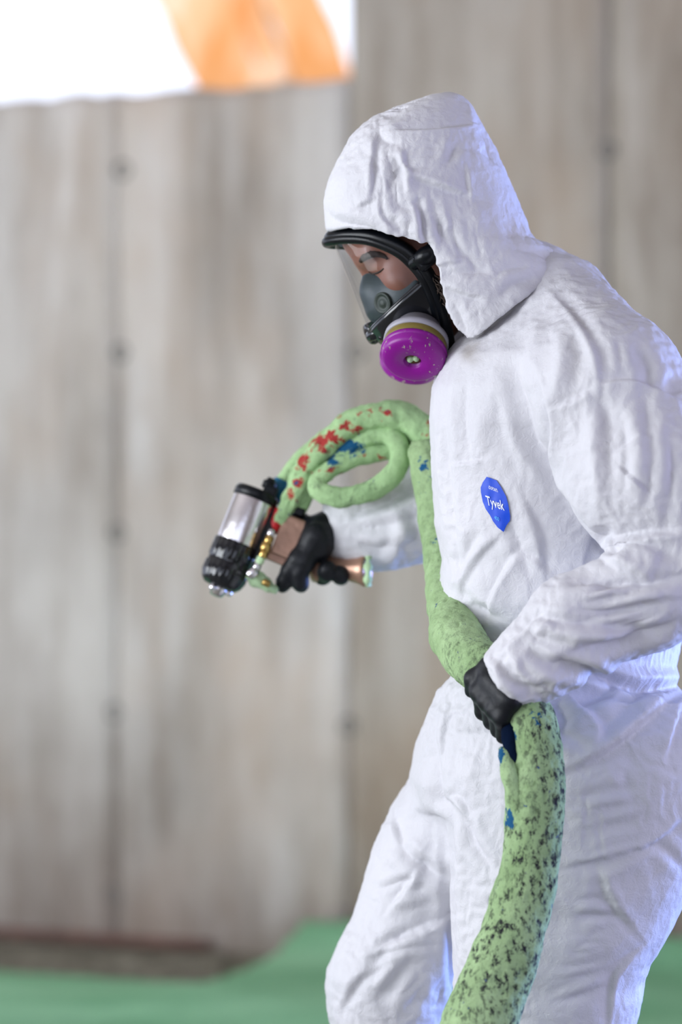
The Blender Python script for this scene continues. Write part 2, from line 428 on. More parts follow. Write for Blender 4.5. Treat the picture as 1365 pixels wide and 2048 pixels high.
def gridmesh(name, xs, ys, zf, mat, thick=.06):
    X, Y = np.meshgrid(xs, ys, indexing='ij'); Z = zf(X.ravel(), Y.ravel()); nx, ny = len(xs), len(ys)
    v = np.stack([X.ravel(), Y.ravel(), Z], 1); b = v.copy(); b[:, 2] = -thick
    idx = np.arange(nx*ny).reshape(nx, ny); n0 = nx*ny
    F = [[idx[i, j], idx[i+1, j], idx[i+1, j+1], idx[i, j+1]] for i in range(nx-1) for j in range(ny-1)]
    ring = list(idx[:, 0])+list(idx[-1, 1:])+list(idx[-2::-1, -1])+list(idx[0, -2:0:-1])
    F += [[ring[k], ring[k]+n0, ring[(k+1) % len(ring)]+n0, ring[(k+1) % len(ring)]] for k in range(len(ring))]
    return recalc(make(name, np.concatenate([v, b]), F, mat))
fl = make('floor', [(-8, -7, 0), (8, -7, 0), (8, 14, 0), (-8, 14, 0), (-8, -7, -.2), (8, -7, -.2), (8, 14, -.2), (-8, 14, -.2)],
          [[0, 1, 2, 3], [7, 6, 5, 4], [0, 4, 5, 1], [1, 5, 6, 2], [2, 6, 7, 3], [3, 7, 4, 0]], M_dark, smooth=False); fl['kind'] = 'structure'
def foamz(x, y):
    wy = WY0+WK*x; d = wy-y                     # distance in front of the wall
    px = x/(y+4)*FPX+W/2
    q = np.stack([x*1.3, y*1.6, x*0], 1); n = fbm(q, 4)
    lim = .70+.10*n+ np.where(x < -.33, 0, -np.clip((x+.33)*3.2, 0, .85))
    edge = np.clip((d-lim)/.10, 0, 1); edge = edge*edge*(3-2*edge)
    h = .045+.022*n+.06*np.exp(-((d-.05)/.14)**2)*(x > -.4)
    return np.where(d > -.02, edge*h, 0)-.004*(1-edge)
foam = gridmesh('foam_layer', np.linspace(-2.6, 2.6, 130), np.linspace(1.0, 4.95, 110), foamz, M_ffoam, .05)
fc = getco(foam); wl = WY0+WK*fc[:, 0]-.012; fc[:, 1] = np.minimum(fc[:, 1], wl); setco(foam, fc)
tag(foam, 'green sprayed foam spread over the floor at the foot of the wall', 'foam', kind='stuff')
p0 = WP(wall_s(-900), .028, .035); p1 = WP(wall_s(430), .022, .035)
v, f, _, _ = tube([p0, (p0+p1)/2+np.array([0, 0, .004]), p1], [.014]*3, 10, .08)
tr = make('trim_1', v, f, M_rust); tr['kind'] = 'structure'
# earth and crumbs left in the unsprayed gap at the foot of the wall
def gapz(x, y):
    q = np.stack([x*5, y*9, x*0], 1); return .012+.018*np.clip(fbm(q, 4), -.6, 1)
gx = np.linspace(-1.9, -.3, 90); gy = np.linspace(0, 1, 22); GX, GYv = np.meshgrid(gx, gy, indexing='ij'); gxx = GX.ravel(); gyy = WY0+WK*gxx-.70+.65*GYv.ravel(); gz = gapz(gxx, gyy)*np.sin(np.pi*np.clip(GYv.ravel(), .0, 1))**.5
gi = np.arange(90*22).reshape(90, 22)
tag(make('loose_earth', np.stack([gxx, gyy, gz], 1), [[gi[i, j], gi[i+1, j], gi[i+1, j+1], gi[i, j+1]] for i in range(89) for j in range(21)], M_dark), 'dark earth and crumbs in the unsprayed strip along the wall base', 'dirt', kind='stuff')
ce = make('ceiling', [(-8, -6, 3.30), (8, -6, 3.30), (8, 3.80-.39*8, 3.30), (-8, 3.80+.39*8, 3.30), (-8, -6, 3.5), (8, -6, 3.5), (8, 3.8-.39*8, 3.5), (-8, 3.8+.39*8, 3.5)],
          [[3, 2, 1, 0], [4, 5, 6, 7], [0, 1, 5, 4], [1, 2, 6, 5], [2, 3, 7, 6], [3, 0, 4, 7]], M_conc, smooth=False); ce['kind'] = 'structure'
wf = make('light_block_front', [(0.5, -5.8, 0), (8, -5.8, 0), (8, -5.8, 3.3), (0.5, -5.8, 3.3), (0.5, -6.0, 0), (8, -6.0, 0), (8, -6.0, 3.3), (0.5, -6.0, 3.3)],
          [[3, 2, 1, 0], [4, 5, 6, 7], [0, 1, 5, 4], [1, 2, 6, 5], [2, 3, 7, 6], [3, 0, 4, 7]], M_conc, smooth=False); wf['kind'] = 'structure'; recalc(wf)  # unseen slab added behind the camera to cut the sky fill
def slab_box(x0, x1, y0, y1, z0, z1):
    return [(x0, y0, z0), (x1, y0, z0), (x1, y1, z0), (x0, y1, z0), (x0, y0, z1), (x1, y0, z1), (x1, y1, z1), (x0, y1, z1)], [[3, 2, 1, 0], [4, 5, 6, 7], [0, 1, 5, 4], [1, 2, 6, 5], [2, 3, 7, 6], [3, 0, 4, 7]]
va, fa_ = slab_box(4.3, 4.5, -5.8, -1.2, 0, 3.3); vb_, fb_ = slab_box(4.3, 4.5, 1.6, 2.3, 0, 3.3)
wr = make('light_block_right', va+vb_, fa_+[[i+8 for i in q] for q in fb_], M_conc, smooth=False); wr['kind'] = 'structure'  # unseen slabs added on the right to cut ambient light, with a gap
# leaning timber column beyond the wall
post = empty('timber_column', P(590, 800, 6.0)*np.array([1, 1, 0]))
YB = 6.0
def lean_plank(x0a, x0b, x1a, x1b, y, th, mat):
    """front quad: top edge from x0a to x0b at py=-160, bottom edge from x1a to x1b at py=420"""
    a, b, c, d = P(x0a, -160, y), P(x0b, -160, y), P(x1b, 420, y), P(x1a, 420, y)
    pts = np.array([a, b, c, d]); n = 14; V = []
    for i in range(n+1):
        t = i/n; l = a+(d-a)*t; r = b+(c-b)*t
        w = .006*math.sin(i*1.7+x0a)
        V += [l+[w, 0, 0], r+[w, 0, 0], r+[w, th, 0], l+[w, th, 0]]
    F = [[i*4+k, i*4+(k+1) % 4, (i+1)*4+(k+1) % 4, (i+1)*4+k] for i in range(n) for k in range(4)]+[[0, 1, 2, 3], [n*4+3, n*4+2, n*4+1, n*4]]
    return recalc(make('plank', V, F, mat, post, smooth=False))
lean_plank(233, 398, 508, 628, YB, .10, M_timber)
lean_plank(398, 470, 628, 690, YB+.03, .08, M_timber)
lean_plank(470, 585, 690, 812, YB-.02, .11, M_timber)
tag(post, 'sunlit orange brown timber column leaning beyond the top of the concrete wall', 'column')

# ------------------------------------------------------------------ the worker
person = empty('person', (P(1130, 1024, 0)[0], 0, 0))
tag(person, 'worker in white hooded coverall and black gloves holding a foam covered hose', 'person')
TH = math.radians(-22)
def trow(py, xl, a, b, yc=0.0):
    a /= 1500; b /= 1500; ex = math.sqrt((a*math.cos(TH))**2+(b*math.sin(TH))**2)
    return (zpx(py), xpx(xl)+ex, yc, a, b, TH)
def lrow(py, xl, xr, yc, b): return (zpx(py), xpx((xl+xr)/2), yc, (xr-xl)/3000, b, 0.0)
G = Grid((-.075, -.46, -.01), (.66, .44, 1.60), .0056)
torso = rows(G, [trow(*r) for r in [(575, 1040, 60, 80), (600, 1020, 80, 105), (640, 972, 135, 165), (680, 920, 190, 235), (720, 888, 218, 285), (780, 868, 232, 300), (850, 863, 238, 305),
        (950, 868, 240, 295), (1050, 875, 236, 285), (1120, 889, 232, 275), (1165, 884, 236, 275), (1195, 884, 236, 275), (1225, 899, 228, 268), (1255, 922, 216, 258),
        (1290, 930, 208, 248), (1340, 915, 212, 246), (1370, 893, 224, 255), (1420, 868, 240, 262), (1480, 848, 255, 265), (1560, 838, 250, 250), (1600, 850, 220, 220)]], 2.15)
farleg = rows(G, [lrow(*r) for r in [(1400, 885, 1150, .06, .12), (1500, 836, 1100, .08, .13), (1571, 823, 1080, .085, .13), (1625, 788, 1060, .09, .13), (1710, 749, 1020, .09, .13), (1805, 722, 985, .10, .125),
        (1855, 706, 965, .10, .12), (1904, 681, 940, .10, .12), (1964, 654, 920, .10, .115), (2000, 651, 908, .10, .11), (2048, 656, 895, .10, .105), (2200, 700, 890, .10, .09), (2500, 770, 920, .10, .075), (2640, 790, 930, .10, .075)]], 2.2)
nearleg = rows(G, [lrow(*r) for r in [(1390, 985, 1420, -.06, .14), (1450, 905, 1450, -.07, .15), (1520, 885, 1462, -.075, .15), (1600, 888, 1440, -.08, .145), (1680, 893, 1402, -.085, .14), (1762, 896, 1362, -.085, .135),
        (1797, 897, 1345, -.085, .13), (1844, 899, 1322, -.085, .13), (1904, 901, 1286, -.085, .125), (1935, 902, 1274, -.085, .12), (1970, 903, 1270, -.085, .12), (2048, 906, 1254, -.085, .115), (2200, 935, 1215, -.085, .10), (2500, 1005, 1195, -.085, .08), (2640, 1020, 1190, -.085, .08)]], 2.2)
SH, EL, WR = P(1216, 782, -.20), P(1402, 1128, -.27), P(1030, 1352, -.285)
arm = chain(G, [(P(1120, 640, -.05), .075), (SH, .094)], .03)
arm2 = chain(G, [(SH, .098), (P(1300, 950, -.24), .096), (EL, .080)], .03)
fore = chain(G, [(EL, .074), (P(1300, 1188, -.285), .064), (P(1150, 1252, -.29), .058), (P(1075, 1318, -.288), .047), (P(1022, 1354, -.285), .039)], .02)
fore = np.maximum(fore, plane(G, P(1008, 1365, -.285), P(1008, 1365, -.285)-P(1150, 1252, -.29)))
fsh = chain(G, [(P(1100, 640, .05), .075), (P(1020, 790, .17), .088), (P(1000, 930, .22), .078)], .03)
fsh2 = chain(G, [(P(1000, 930, .22), .078), (P(900, 1000, .24), .068), (P(800, 1036, .25), .060), (P(735, 1058, .25), .048), (P(690, 1058, .25), .036), (P(660, 1058, .25), .028)], .03)
cuffdrop = chain(G, [(P(850, 1070, .25), .022), (P(780, 1095, .25), .018), (P(748, 1112, .25), .012)], .02)
fsh2 = smin(fsh2, cuffdrop, .025); fsh2 = np.maximum(fsh2, plane(G, P(650, 1050, .25), P(650, 1050, .25)-P(780, 1040, .25)))
neck = chain(G, [(P(1085, 640, 0), .075), (P(1040, 570, 0), .062)], .03)
D = smin(torso, farleg, .03); D = smin(D, nearleg, .022); D = smin(D, neck, .04); D = smin(D, arm, .05); D = smin(D, fsh, .05)
D = smin(D, arm2, .022); D = smin(D, fore, .012); D = smin(D, fsh2, .02)
v, f = G.mesh(D)
cover = make('coverall', v, f, M_suit, person)
def refine(o, levels=1, smooth=2):
    if smooth:
        m = o.modifiers.new('s', 'SMOOTH'); m.factor = .5; m.iterations = smooth
    m = o.modifiers.new('d', 'SUBSURF'); m.levels = levels; m.render_levels = levels
    dg = bpy.context.evaluated_depsgraph_get(); me = bpy.data.meshes.new_from_object(o.evaluated_get(dg))
    o.modifiers.clear(); old = o.data; o.data = me; bpy.data.meshes.remove(old)
    me.polygons.foreach_set('use_smooth', [True]*len(me.polygons))

def relax(o, x0, x, grow, iters=140, bend=.03, tether=.003, lim=.022):
    """let the cloth buckle: every edge wants to be a little longer than on the smooth body"""
    q = np.array([p.vertices[:] for p in o.data.polygons if len(p.vertices) == 4])
    E = np.concatenate([q[:, [0, 1]], q[:, [1, 2]], q[:, [2, 3]], q[:, [3, 0]], q[:, [0, 2]], q[:, [1, 3]]]); E.sort(axis=1)
    E = np.unique(E[:, 0].astype(np.int64)*len(x0)+E[:, 1]); i, j = E//len(x0), E % len(x0); n = len(x0)
    deg = np.bincount(i, minlength=n)+np.bincount(j, minlength=n); x0 = x0.astype(np.float64); x = x.astype(np.float64)
    L0 = np.linalg.norm(x[i]-x[j], axis=1)*(1+.5*(grow[i]+grow[j])); x0 = x.copy(); rs = np.random.RandomState(3); x = x+rs.normal(scale=.0006, size=x.shape)
    for it in range(iters):
        d = x[i]-x[j]; l = np.linalg.norm(d, axis=1)+1e-9
        c = d*((L0-l)/l*.5)[:, None]
        D = x-x0; a = np.empty_like(x)
        for k in range(3):
            up = np.bincount(i, c[:, k], n)-np.bincount(j, c[:, k], n)
            a[:, k] = up/deg*3.2
            if it % 2 == 0:
                av = (np.bincount(i, D[j, k], n)+np.bincount(j, D[i, k], n))/deg; a[:, k] += bend*(av-D[:, k])
        x = x+a-tether*D
        D = x-x0; m = np.linalg.norm(D, axis=1); f = np.minimum(1, lim/np.maximum(m, 1e-9)); x = x0+D*f[:, None]
    return x
def dress(o, cr, strokes, grow, fine, iters=140, lim=.022, tether=.003):
    sm = o.modifiers.new('s', 'SMOOTH'); sm.factor = .5; sm.iterations = 3
    dgx = bpy.context.evaluated_depsgraph_get(); me = bpy.data.meshes.new_from_object(o.evaluated_get(dgx)); o.modifiers.clear(); old = o.data; o.data = me; bpy.data.meshes.remove(old)
    x0 = getco(o); no = getno(o)
    x = x0+no*(cr(x0)+apply_strokes(x0, no, [q for q in strokes if q[1] >= 11]))[:, None]
    setco(o, relax(o, x0, x, grow(x0), iters, lim=lim, tether=tether))
    refine(o, 1, 0)
    co = getco(o); no = getno(o)
    setco(o, co+no*(fine(co)+apply_strokes(co, no, [q for q in strokes if q[1] < 11]))[:, None])
def apply_strokes(co, no, ST, side=-1, feather=.15):
    """press and raise folds along strokes drawn on the near side; each = points, width px, mm, kind"""
    px, py = PX(co); near = np.clip((-side*0+(-no[:, 1]))/feather+.6, 0, 1); h = np.zeros(len(co), np.float32)
    for pts, w, mm, kind in ST:
        pts = np.array(pts, float)
        # smooth the polyline
        if len(pts) > 2:
            Q = np.concatenate([2*pts[:1]-pts[1:2], pts, 2*pts[-1:]-pts[-2:-1]]); C = []
            for i in range(len(pts)-1):
                p0, p1, p2, p3 = Q[i:i+4]
                for t in (0, .25, .5, .75):
                    C.append(.5*(2*p1+(-p0+p2)*t+(2*p0-5*p1+4*p2-p3)*t*t+(-p0+3*p1-3*p2+p3)*t**3))
            pts = np.array(C+[pts[-1]])
        pad = 4*w
        m = np.nonzero((px > pts[:, 0].min()-pad) & (px < pts[:, 0].max()+pad) & (py > pts[:, 1].min()-pad) & (py < pts[:, 1].max()+pad) & (near > 0))[0]
        if not len(m): continue
        x, y = px[m], py[m]; best = np.full(len(m), 1e9); sg = np.zeros(len(m)); tt = np.zeros(len(m))
        seg = np.linalg.norm(np.diff(pts, axis=0), axis=1); cum = np.concatenate([[0], np.cumsum(seg)]); L = cum[-1]
        for i in range(len(pts)-1):
            a, d = pts[i], pts[i+1]-pts[i]; u = np.clip(((x-a[0])*d[0]+(y-a[1])*d[1])/max(d@d, 1e-6), 0, 1)
            dx, dy = x-a[0]-u*d[0], y-a[1]-u*d[1]; r = np.hypot(dx, dy); k = r < best
            best[k] = r[k]; sg[k] = np.sign(d[0]*dy-d[1]*dx)[k]; tt[k] = ((cum[i]+u*seg[i])/L)[k]
        env = np.clip(np.sin(np.pi*np.clip(tt, .02, .98)), 0, 1)**.6
        if kind == 'r': g = np.exp(-(best/w)**2)
        elif kind == 'v': g = -np.exp(-best/w*1.3)+.45*np.exp(-((best-1.7*w)/w)**2)
        elif kind == 's': g = np.tanh(sg*best/(w*.15))*np.exp(-best/w*1.1)
        elif kind == 'z': g = np.tanh(-sg*best/(w*.15))*np.exp(-best/w*1.1)
        elif kind == 'b': g = np.clip(1-best/w, 0, 1)
        h[m] += (g*env*mm*.00085*near[m]).astype(np.float32)
    return h
def family(a0, a1, b0, b1, n, w, mm, kind, seed, bow=10, jit=.35):
    r = random.Random(seed); out = []
    for i in range(n):
        t = (i+.5)/n+(r.random()-.5)*jit/n*2; u = max(0, t)
        p = np.array(a0)*(1-u)+np.array(a1)*u; q = np.array(b0)*(1-u)+np.array(b1)*u
        s0, s1 = r.uniform(0, .3), r.uniform(.7, 1)
        A, B = p+(q-p)*s0, p+(q-p)*s1; mid = (A+B)/2+np.array([r.uniform(-bow, bow), r.uniform(-bow, bow)])
        out.append(([A, mid, B], w*r.uniform(.7, 1.4), mm*r.uniform(.6, 1.3), kind))
    return out
def crumple(co, aniso=(1, 1, 1), seed=0.0, amp=1.0):
    p = co*np.array(aniso, np.float32)+seed; w = np.stack([noise(p*6+3), noise(p*6+9), noise(p*6+21)], 1)*.035
    p = p+w
    r1 = 1-np.abs(noise(p*8.5))*2; r2 = 1-np.abs(noise(p*18+5))*2.0; r3 = 1-np.abs(noise(p*38+11))*2
    msk = np.clip(.55+noise(co*5+seed+40)*1.1, .12, 1.2)
    return amp*(.0050*noise(p*4.2+1)+.0042*r1*msk+.0026*r2*msk+.0012*r3*msk)

ST = []
# chest, shoulder, sleeve seam
ST += [([(1040, 745), (1044, 791), (1060, 871), (1084, 912), (1115, 950)], 17, 15, 'v'),
       ([(1079, 752), (1095, 800), (1107, 855), (1115, 943), (1163, 1023), (1205, 1082)], 26, 15, 'z'),
       ([(1093, 580), (1147, 640), (1183, 700), (1195, 752), (1197, 790)], 7, 4.5, 'r'),
       ([(1112, 582), (1165, 640), (1203, 700), (1215, 752)], 16, -5, 'r'),
       ([(1119, 813), (1155, 796), (1193, 775)], 12, 6, 's'), ([(1191, 766), (1240, 762), (1287, 766), (1360, 802)], 14, 6, 's'),
       ([(1197, 788), (1215, 839), (1223, 899), (1219, 991)], 20, -10, 'r'), ([(1200, 800), (1190, 880), (1200, 960), (1210, 1040)], 18, 8, 'r'),
       ([(1150, 660), (1160, 720), (1141, 785)], 20, -7, 'r'), ([(1128, 660), (1122, 740), (1105, 820)], 16, 6, 'r'),
       ([(1080, 640), (1070, 720), (1060, 790)], 18, 6, 'r'), ([(1020, 660), (1000, 760), (990, 860)], 30, 4, 'r'),
       ([(1240, 820), (1255, 900), (1250, 980)], 16, 7, 'v'), ([(1290, 800), (1305, 900), (1300, 1000)], 18, 6, 'v'), ([(1335, 840), (1345, 940), (1335, 1030)], 16, 6, 'v'),
       ([(1228, 905), (1270, 880)], 12, 7, 's'), ([(1235, 930), (1300, 985)], 10, 5, 's'),
       ([(908, 712), (888, 783), (892, 879), (902, 999), (916, 1119), (925, 1170)], 9, 5, 'v'), ([(893, 720), (874, 800), (880, 900), (886, 1000)], 8, 3, 'r'),
       ([(935, 745), (928, 830), (940, 919)], 16, 5, 'v'), ([(904, 928), (940, 925), (972, 917)], 9, 4, 's'),
       ([(1000, 730), (975, 830), (960, 900)], 22, 4, 'r'),
       ([(1035, 1107), (1005, 1150), (981, 1199), (972, 1236)], 22, 11, 'z'), ([(1035, 1107), (1070, 1120), (1105, 1150)], 14, 5, 's'),
       ([(1000, 1070), (960, 1110), (930, 1160), (915, 1200)], 20, 7, 's'), ([(960, 1060), (935, 1110), (920, 1150)], 14, 5, 'v'),
       ([(1020, 1040), (1040, 1090), (1060, 1150)], 16, 5, 'v'), ([(1050, 1000), (1080, 1070), (1090, 1140)], 24, 6, 's'), ([(930, 1215), (965, 1225), (1010, 1240)], 12, 6, 'v'),
       ([(905, 1170), (950, 1215), (985, 1255)], 14, -7, 'r')]
ST += family((1225, 650), (1355, 760), (1240, 760), (1365, 800), 6, 12, 5, 'v', 3)
# elbow and forearm
ST += [([(1210, 1046), (1206, 1080), (1190, 1100)], 14, -12, 'r'), ([(1205, 1090), (1250, 1076), (1300, 1070), (1360, 1062)], 22, 15, 's'),
       ([(1217, 1106), (1248, 1088)], 10, 9, 'v'), ([(1204, 1118), (1236, 1133), (1296, 1160), (1309, 1143)], 18, 11, 'z'), ([(1235, 1108), (1290, 1112), (1320, 1130)], 18, 9, 'r'),
       ([(1150, 1168), (1201, 1160), (1280, 1164), (1365, 1155)], 15, 15, 'v'), ([(1110, 1200), (1160, 1185), (1230, 1190)], 14, 7, 'r'),
       ([(1159, 1216), (1210, 1214), (1274, 1210), (1340, 1196)], 18, 11, 'z'), ([(1075, 1236), (1153, 1245), (1249, 1257), (1300, 1250)], 12, 12, 'v'),
       ([(1110, 1262), (1170, 1270), (1260, 1262)], 16, 7, 'r'), ([(1134, 1305), (1217, 1289), (1300, 1266), (1350, 1243)], 14, 14, 'v'),
       ([(1055, 1290), (1080, 1312), (1108, 1326), (1172, 1332)], 15, 15, 'v'), ([(1068, 1270), (1096, 1252), (1104, 1264)], 10, 8, 'r'), ([(1060, 1264), (1100, 1285), (1130, 1290)], 12, 8, 'v'),
       ([(1000, 1322), (1025, 1352), (1057, 1376), (1083, 1384)], 13, 12, 'v'), ([(985, 1322), (1005, 1352), (1040, 1385)], 12, 7, 'r'), ([(1040, 1310), (1050, 1340), (1075, 1360)], 14, 7, 's'),
       ([(1010, 1300), (1050, 1262), (1090, 1225)], 12, 6, 's'), ([(975, 1335), (990, 1365)], 8, 6, 'v')]
ST += family((1120, 1190), (1190, 1310), (1300, 1160), (1365, 1240), 7, 9, 6, 'v', 8, 6)
# waist and near leg
ST += [([(1365, 1370), (1330, 1377), (1267, 1377), (1215, 1360), (1174, 1341), (1120, 1338)], 13, 16, 'v'), ([(1365, 1352), (1290, 1352), (1200, 1335)], 16, 6, 'r'),
       ([(1361, 1382), (1300, 1430), (1241, 1482), (1171, 1525), (1135, 1540)], 26, 13, 's'), ([(1365, 1413), (1350, 1460), (1334, 1510)], 20, 9, 's'), ([(1300, 1380), (1250, 1420), (1205, 1460)], 18, 7, 'v'),
       ([(1230, 1378), (1190, 1395), (1155, 1404)], 14, 8, 'v'), ([(1150, 1403), (1185, 1430), (1205, 1456), (1198, 1476)], 20, 11, 's'), ([(1110, 1400), (1130, 1440), (1125, 1465), (1165, 1484)], 18, 9, 'v'),
       ([(1280, 1500), (1255, 1560), (1240, 1600)], 26, -8, 'r'), ([(1340, 1540), (1310, 1600), (1300, 1640)], 24, 7, 'r'),
       ([(1365, 1640), (1340, 1660), (1305, 1686), (1241, 1706), (1144, 1730)], 20, 14, 's'), ([(1307, 1686), (1334, 1700), (1365, 1738)], 12, 8, 'v'), ([(1305, 1690), (1260, 1725), (1205, 1750)], 18, 8, 'r'),
       ([(1203, 1745), (1222, 1799), (1237, 1820), (1270, 1862)], 26, 14, 'z'), ([(1275, 1900), (1250, 1925), (1226, 1962), (1216, 2048)], 18, 13, 'z'), ([(1150, 1590), (1200, 1590), (1270, 1580)], 10, 5, 'v')]
ST += family((1125, 1790), (1095, 2040), (1260, 1800), (1230, 1990), 11, 10, 7, 'v', 12, 8)
ST += family((1140, 1540), (1130, 1760), (1290, 1500), (1330, 1700), 9, 12, 4.5, 'v', 13, 12)
# far leg
ST += [([(873, 1440), (878, 1530), (885, 1590), (903, 1625), (900, 1760), (903, 1900), (906, 2048)], 12, 10, 'v'), ([(800, 1686), (812, 1705), (827, 1719), (893, 1758)], 15, 13, 'v'), ([(756, 1900), (800, 1877), (838, 1861), (898, 1838)], 18, 13, 's'),
       ([(838, 1738), (805, 1785), (782, 1815)], 20, 12, 'z'), ([(790, 1640), (800, 1690)], 18, 8, 's'), ([(845, 1520), (862, 1600), (860, 1680)], 22, 7, 'r'), ([(860, 1700), (850, 1740), (838, 1800)], 16, 6, 'v'),
       ([(910, 1600), (935, 1650), (950, 1690), (985, 1740)], 13, 9, 'v'), ([(900, 1590), (925, 1602), (940, 1640)], 18, 8, 's'), ([(950, 1500), (940, 1560), (960, 1620)], 24, 6, 'r'),
       ([(770, 1930), (720, 1960), (690, 2010)], 20, 7, 's'), ([(900, 1420), (890, 1470), (885, 1520)], 18, 6, 's'), ([(700, 1860), (690, 1930), (690, 1990)], 20, 5, 'r')]
ST += family((690, 1990), (860, 2045), (820, 1850), (900, 1960), 8, 11, 7, 'v', 21, 10)
ST += family((745, 1760), (730, 1930), (880, 1720), (890, 1900), 6, 11, 5, 'v', 22, 10)
# far sleeve
ST += [([(690, 1035), (760, 1010), (850, 970)], 14, 6, 'v'), ([(700, 1060), (780, 1050), (850, 1030)], 14, 7, 'v'), ([(715, 1085), (760, 1100), (790, 1075)], 14, 8, 'v'), ([(790, 1010), (800, 1060), (780, 1110)], 18, 7, 'r'), ([(830, 1030), (840, 1080)], 14, 7, 'v')]

ST = [(p, w, mm*(.5 if np.mean([q[0] for q in p]) > 1090 and np.mean([q[1] for q in p]) > 1480 else 1), k) for p, w, mm, k in ST]
def grow_c(c):
    px, py = PX(c); g = .040+.042*np.clip(noise(c*5.5+60), -.6, 1)
    g += .035*np.exp(-((px-1255)/90)**2-((py-1085)/45)**2)+.03*np.exp(-((py-1385)/60)**2)+.02*np.exp(-((px-1000)/60)**2-((py-1330)/60)**2)
    g *= 1-.35*np.clip((py-1450)/80, 0, 1)*(px > 1080)
    g *= 1-.6*np.exp(-((px-1010)/130)**4-((py-870)/260)**4)
    return np.clip(g, .008, .13)
def fine_c(c):
    px, py = PX(c); wl = np.exp(-((py-1374)/20)**2)*(px > 1090)
    p = c+.02*np.stack([noise(c*9+3), noise(c*9+9), noise(c*9+21)], 1)
    return .0004*(1-2*np.abs(noise(p*34)))+.0003*(1-2*np.abs(noise(p*70+4)))+wl*.0018*noise(np.stack([c[:, 0]*80, c[:, 1]*80, c[:, 2]*9], 1))
dress(cover, lambda c: crumple(c, (1.15, 1.15, .62), 0, .35), ST, grow_c, fine_c, 200)
co = getco(cover); no = getno(cover); pxx, pyy = PX(co)
st = np.zeros(len(co), np.float32)
for (cx, cy, rx, ry, a) in [(943, 706, 20, 22, .75), (950, 690, 14, 9, .5), (1160, 735, 16, 40, .10)]:
    st = np.maximum(st, a*np.exp(-((pxx-cx)/rx)**2-((pyy-cy)/ry)**2)*(no[:, 1] < .1)*(.6+.5*noise(co*60)))
at = cover.data.attributes.new('stain', 'FLOAT', 'POINT'); at.data.foreach_set('value', np.clip(st, 0, 1).astype(np.float32))

# hood: a hollow shell open at the face and over the collar
G = Grid((-.045, -.20, 1.36), (.36, .20, 1.75), .0036)
hr = [(189, 882, 915, .030), (194, 856, 926, .045), (203, 833, 934, .058), (220, 788, 946, .072), (240, 747, 960, .086), (275, 706, 980, .105), (300, 691, 991, .113), (340, 670, 1008, .122), (370, 656, 1021, .126),
      (410, 648, 1038, .128), (440, 650, 1050, .129), (462, 655, 1059, .129), (485, 668, 1074, .128), (505, 690, 1108, .127), (530, 720, 1132, .126), (560, 750, 1146, .131), (600, 790, 1160, .136), (650, 820, 1170, .138), (700, 850, 1180, .138)]
hood_d = rows(G, [(zpx(p), xpx((a+b)/2), 0, (b-a)/3000, d, 0) for p, a, b, d in hr], 2.25)
shell = smax(hood_d, -(hood_d+.0075), .002)
X2, Z2 = G.X, G.Z
def above(poly):      # signed height above a line z(x) given in photo pixels
    q = np.array([[xpx(a), zpx(b)] for a, b in poly]); return np.interp(G.ax[0], q[:, 0], q[:, 1]).astype(np.float32)[:, None, None]-Z2
face_cut = above([(600, 462), (655, 464), (700, 470), (750, 476), (790, 488), (830, 497), (854, 505), (866, 532), (873, 575), (885, 630), (905, 668), (930, 690), (1000, 694), (1300, 694)])
collar_cut = above([(600, 900), (905, 720), (938, 690), (960, 676), (1030, 618), (1100, 562), (1150, 527), (1300, 420)])
shell = np.maximum(shell, np.maximum(face_cut*.8, collar_cut*.75))
v, f = G.mesh(shell); hood = make('hood', v, f, M_suit, person); 
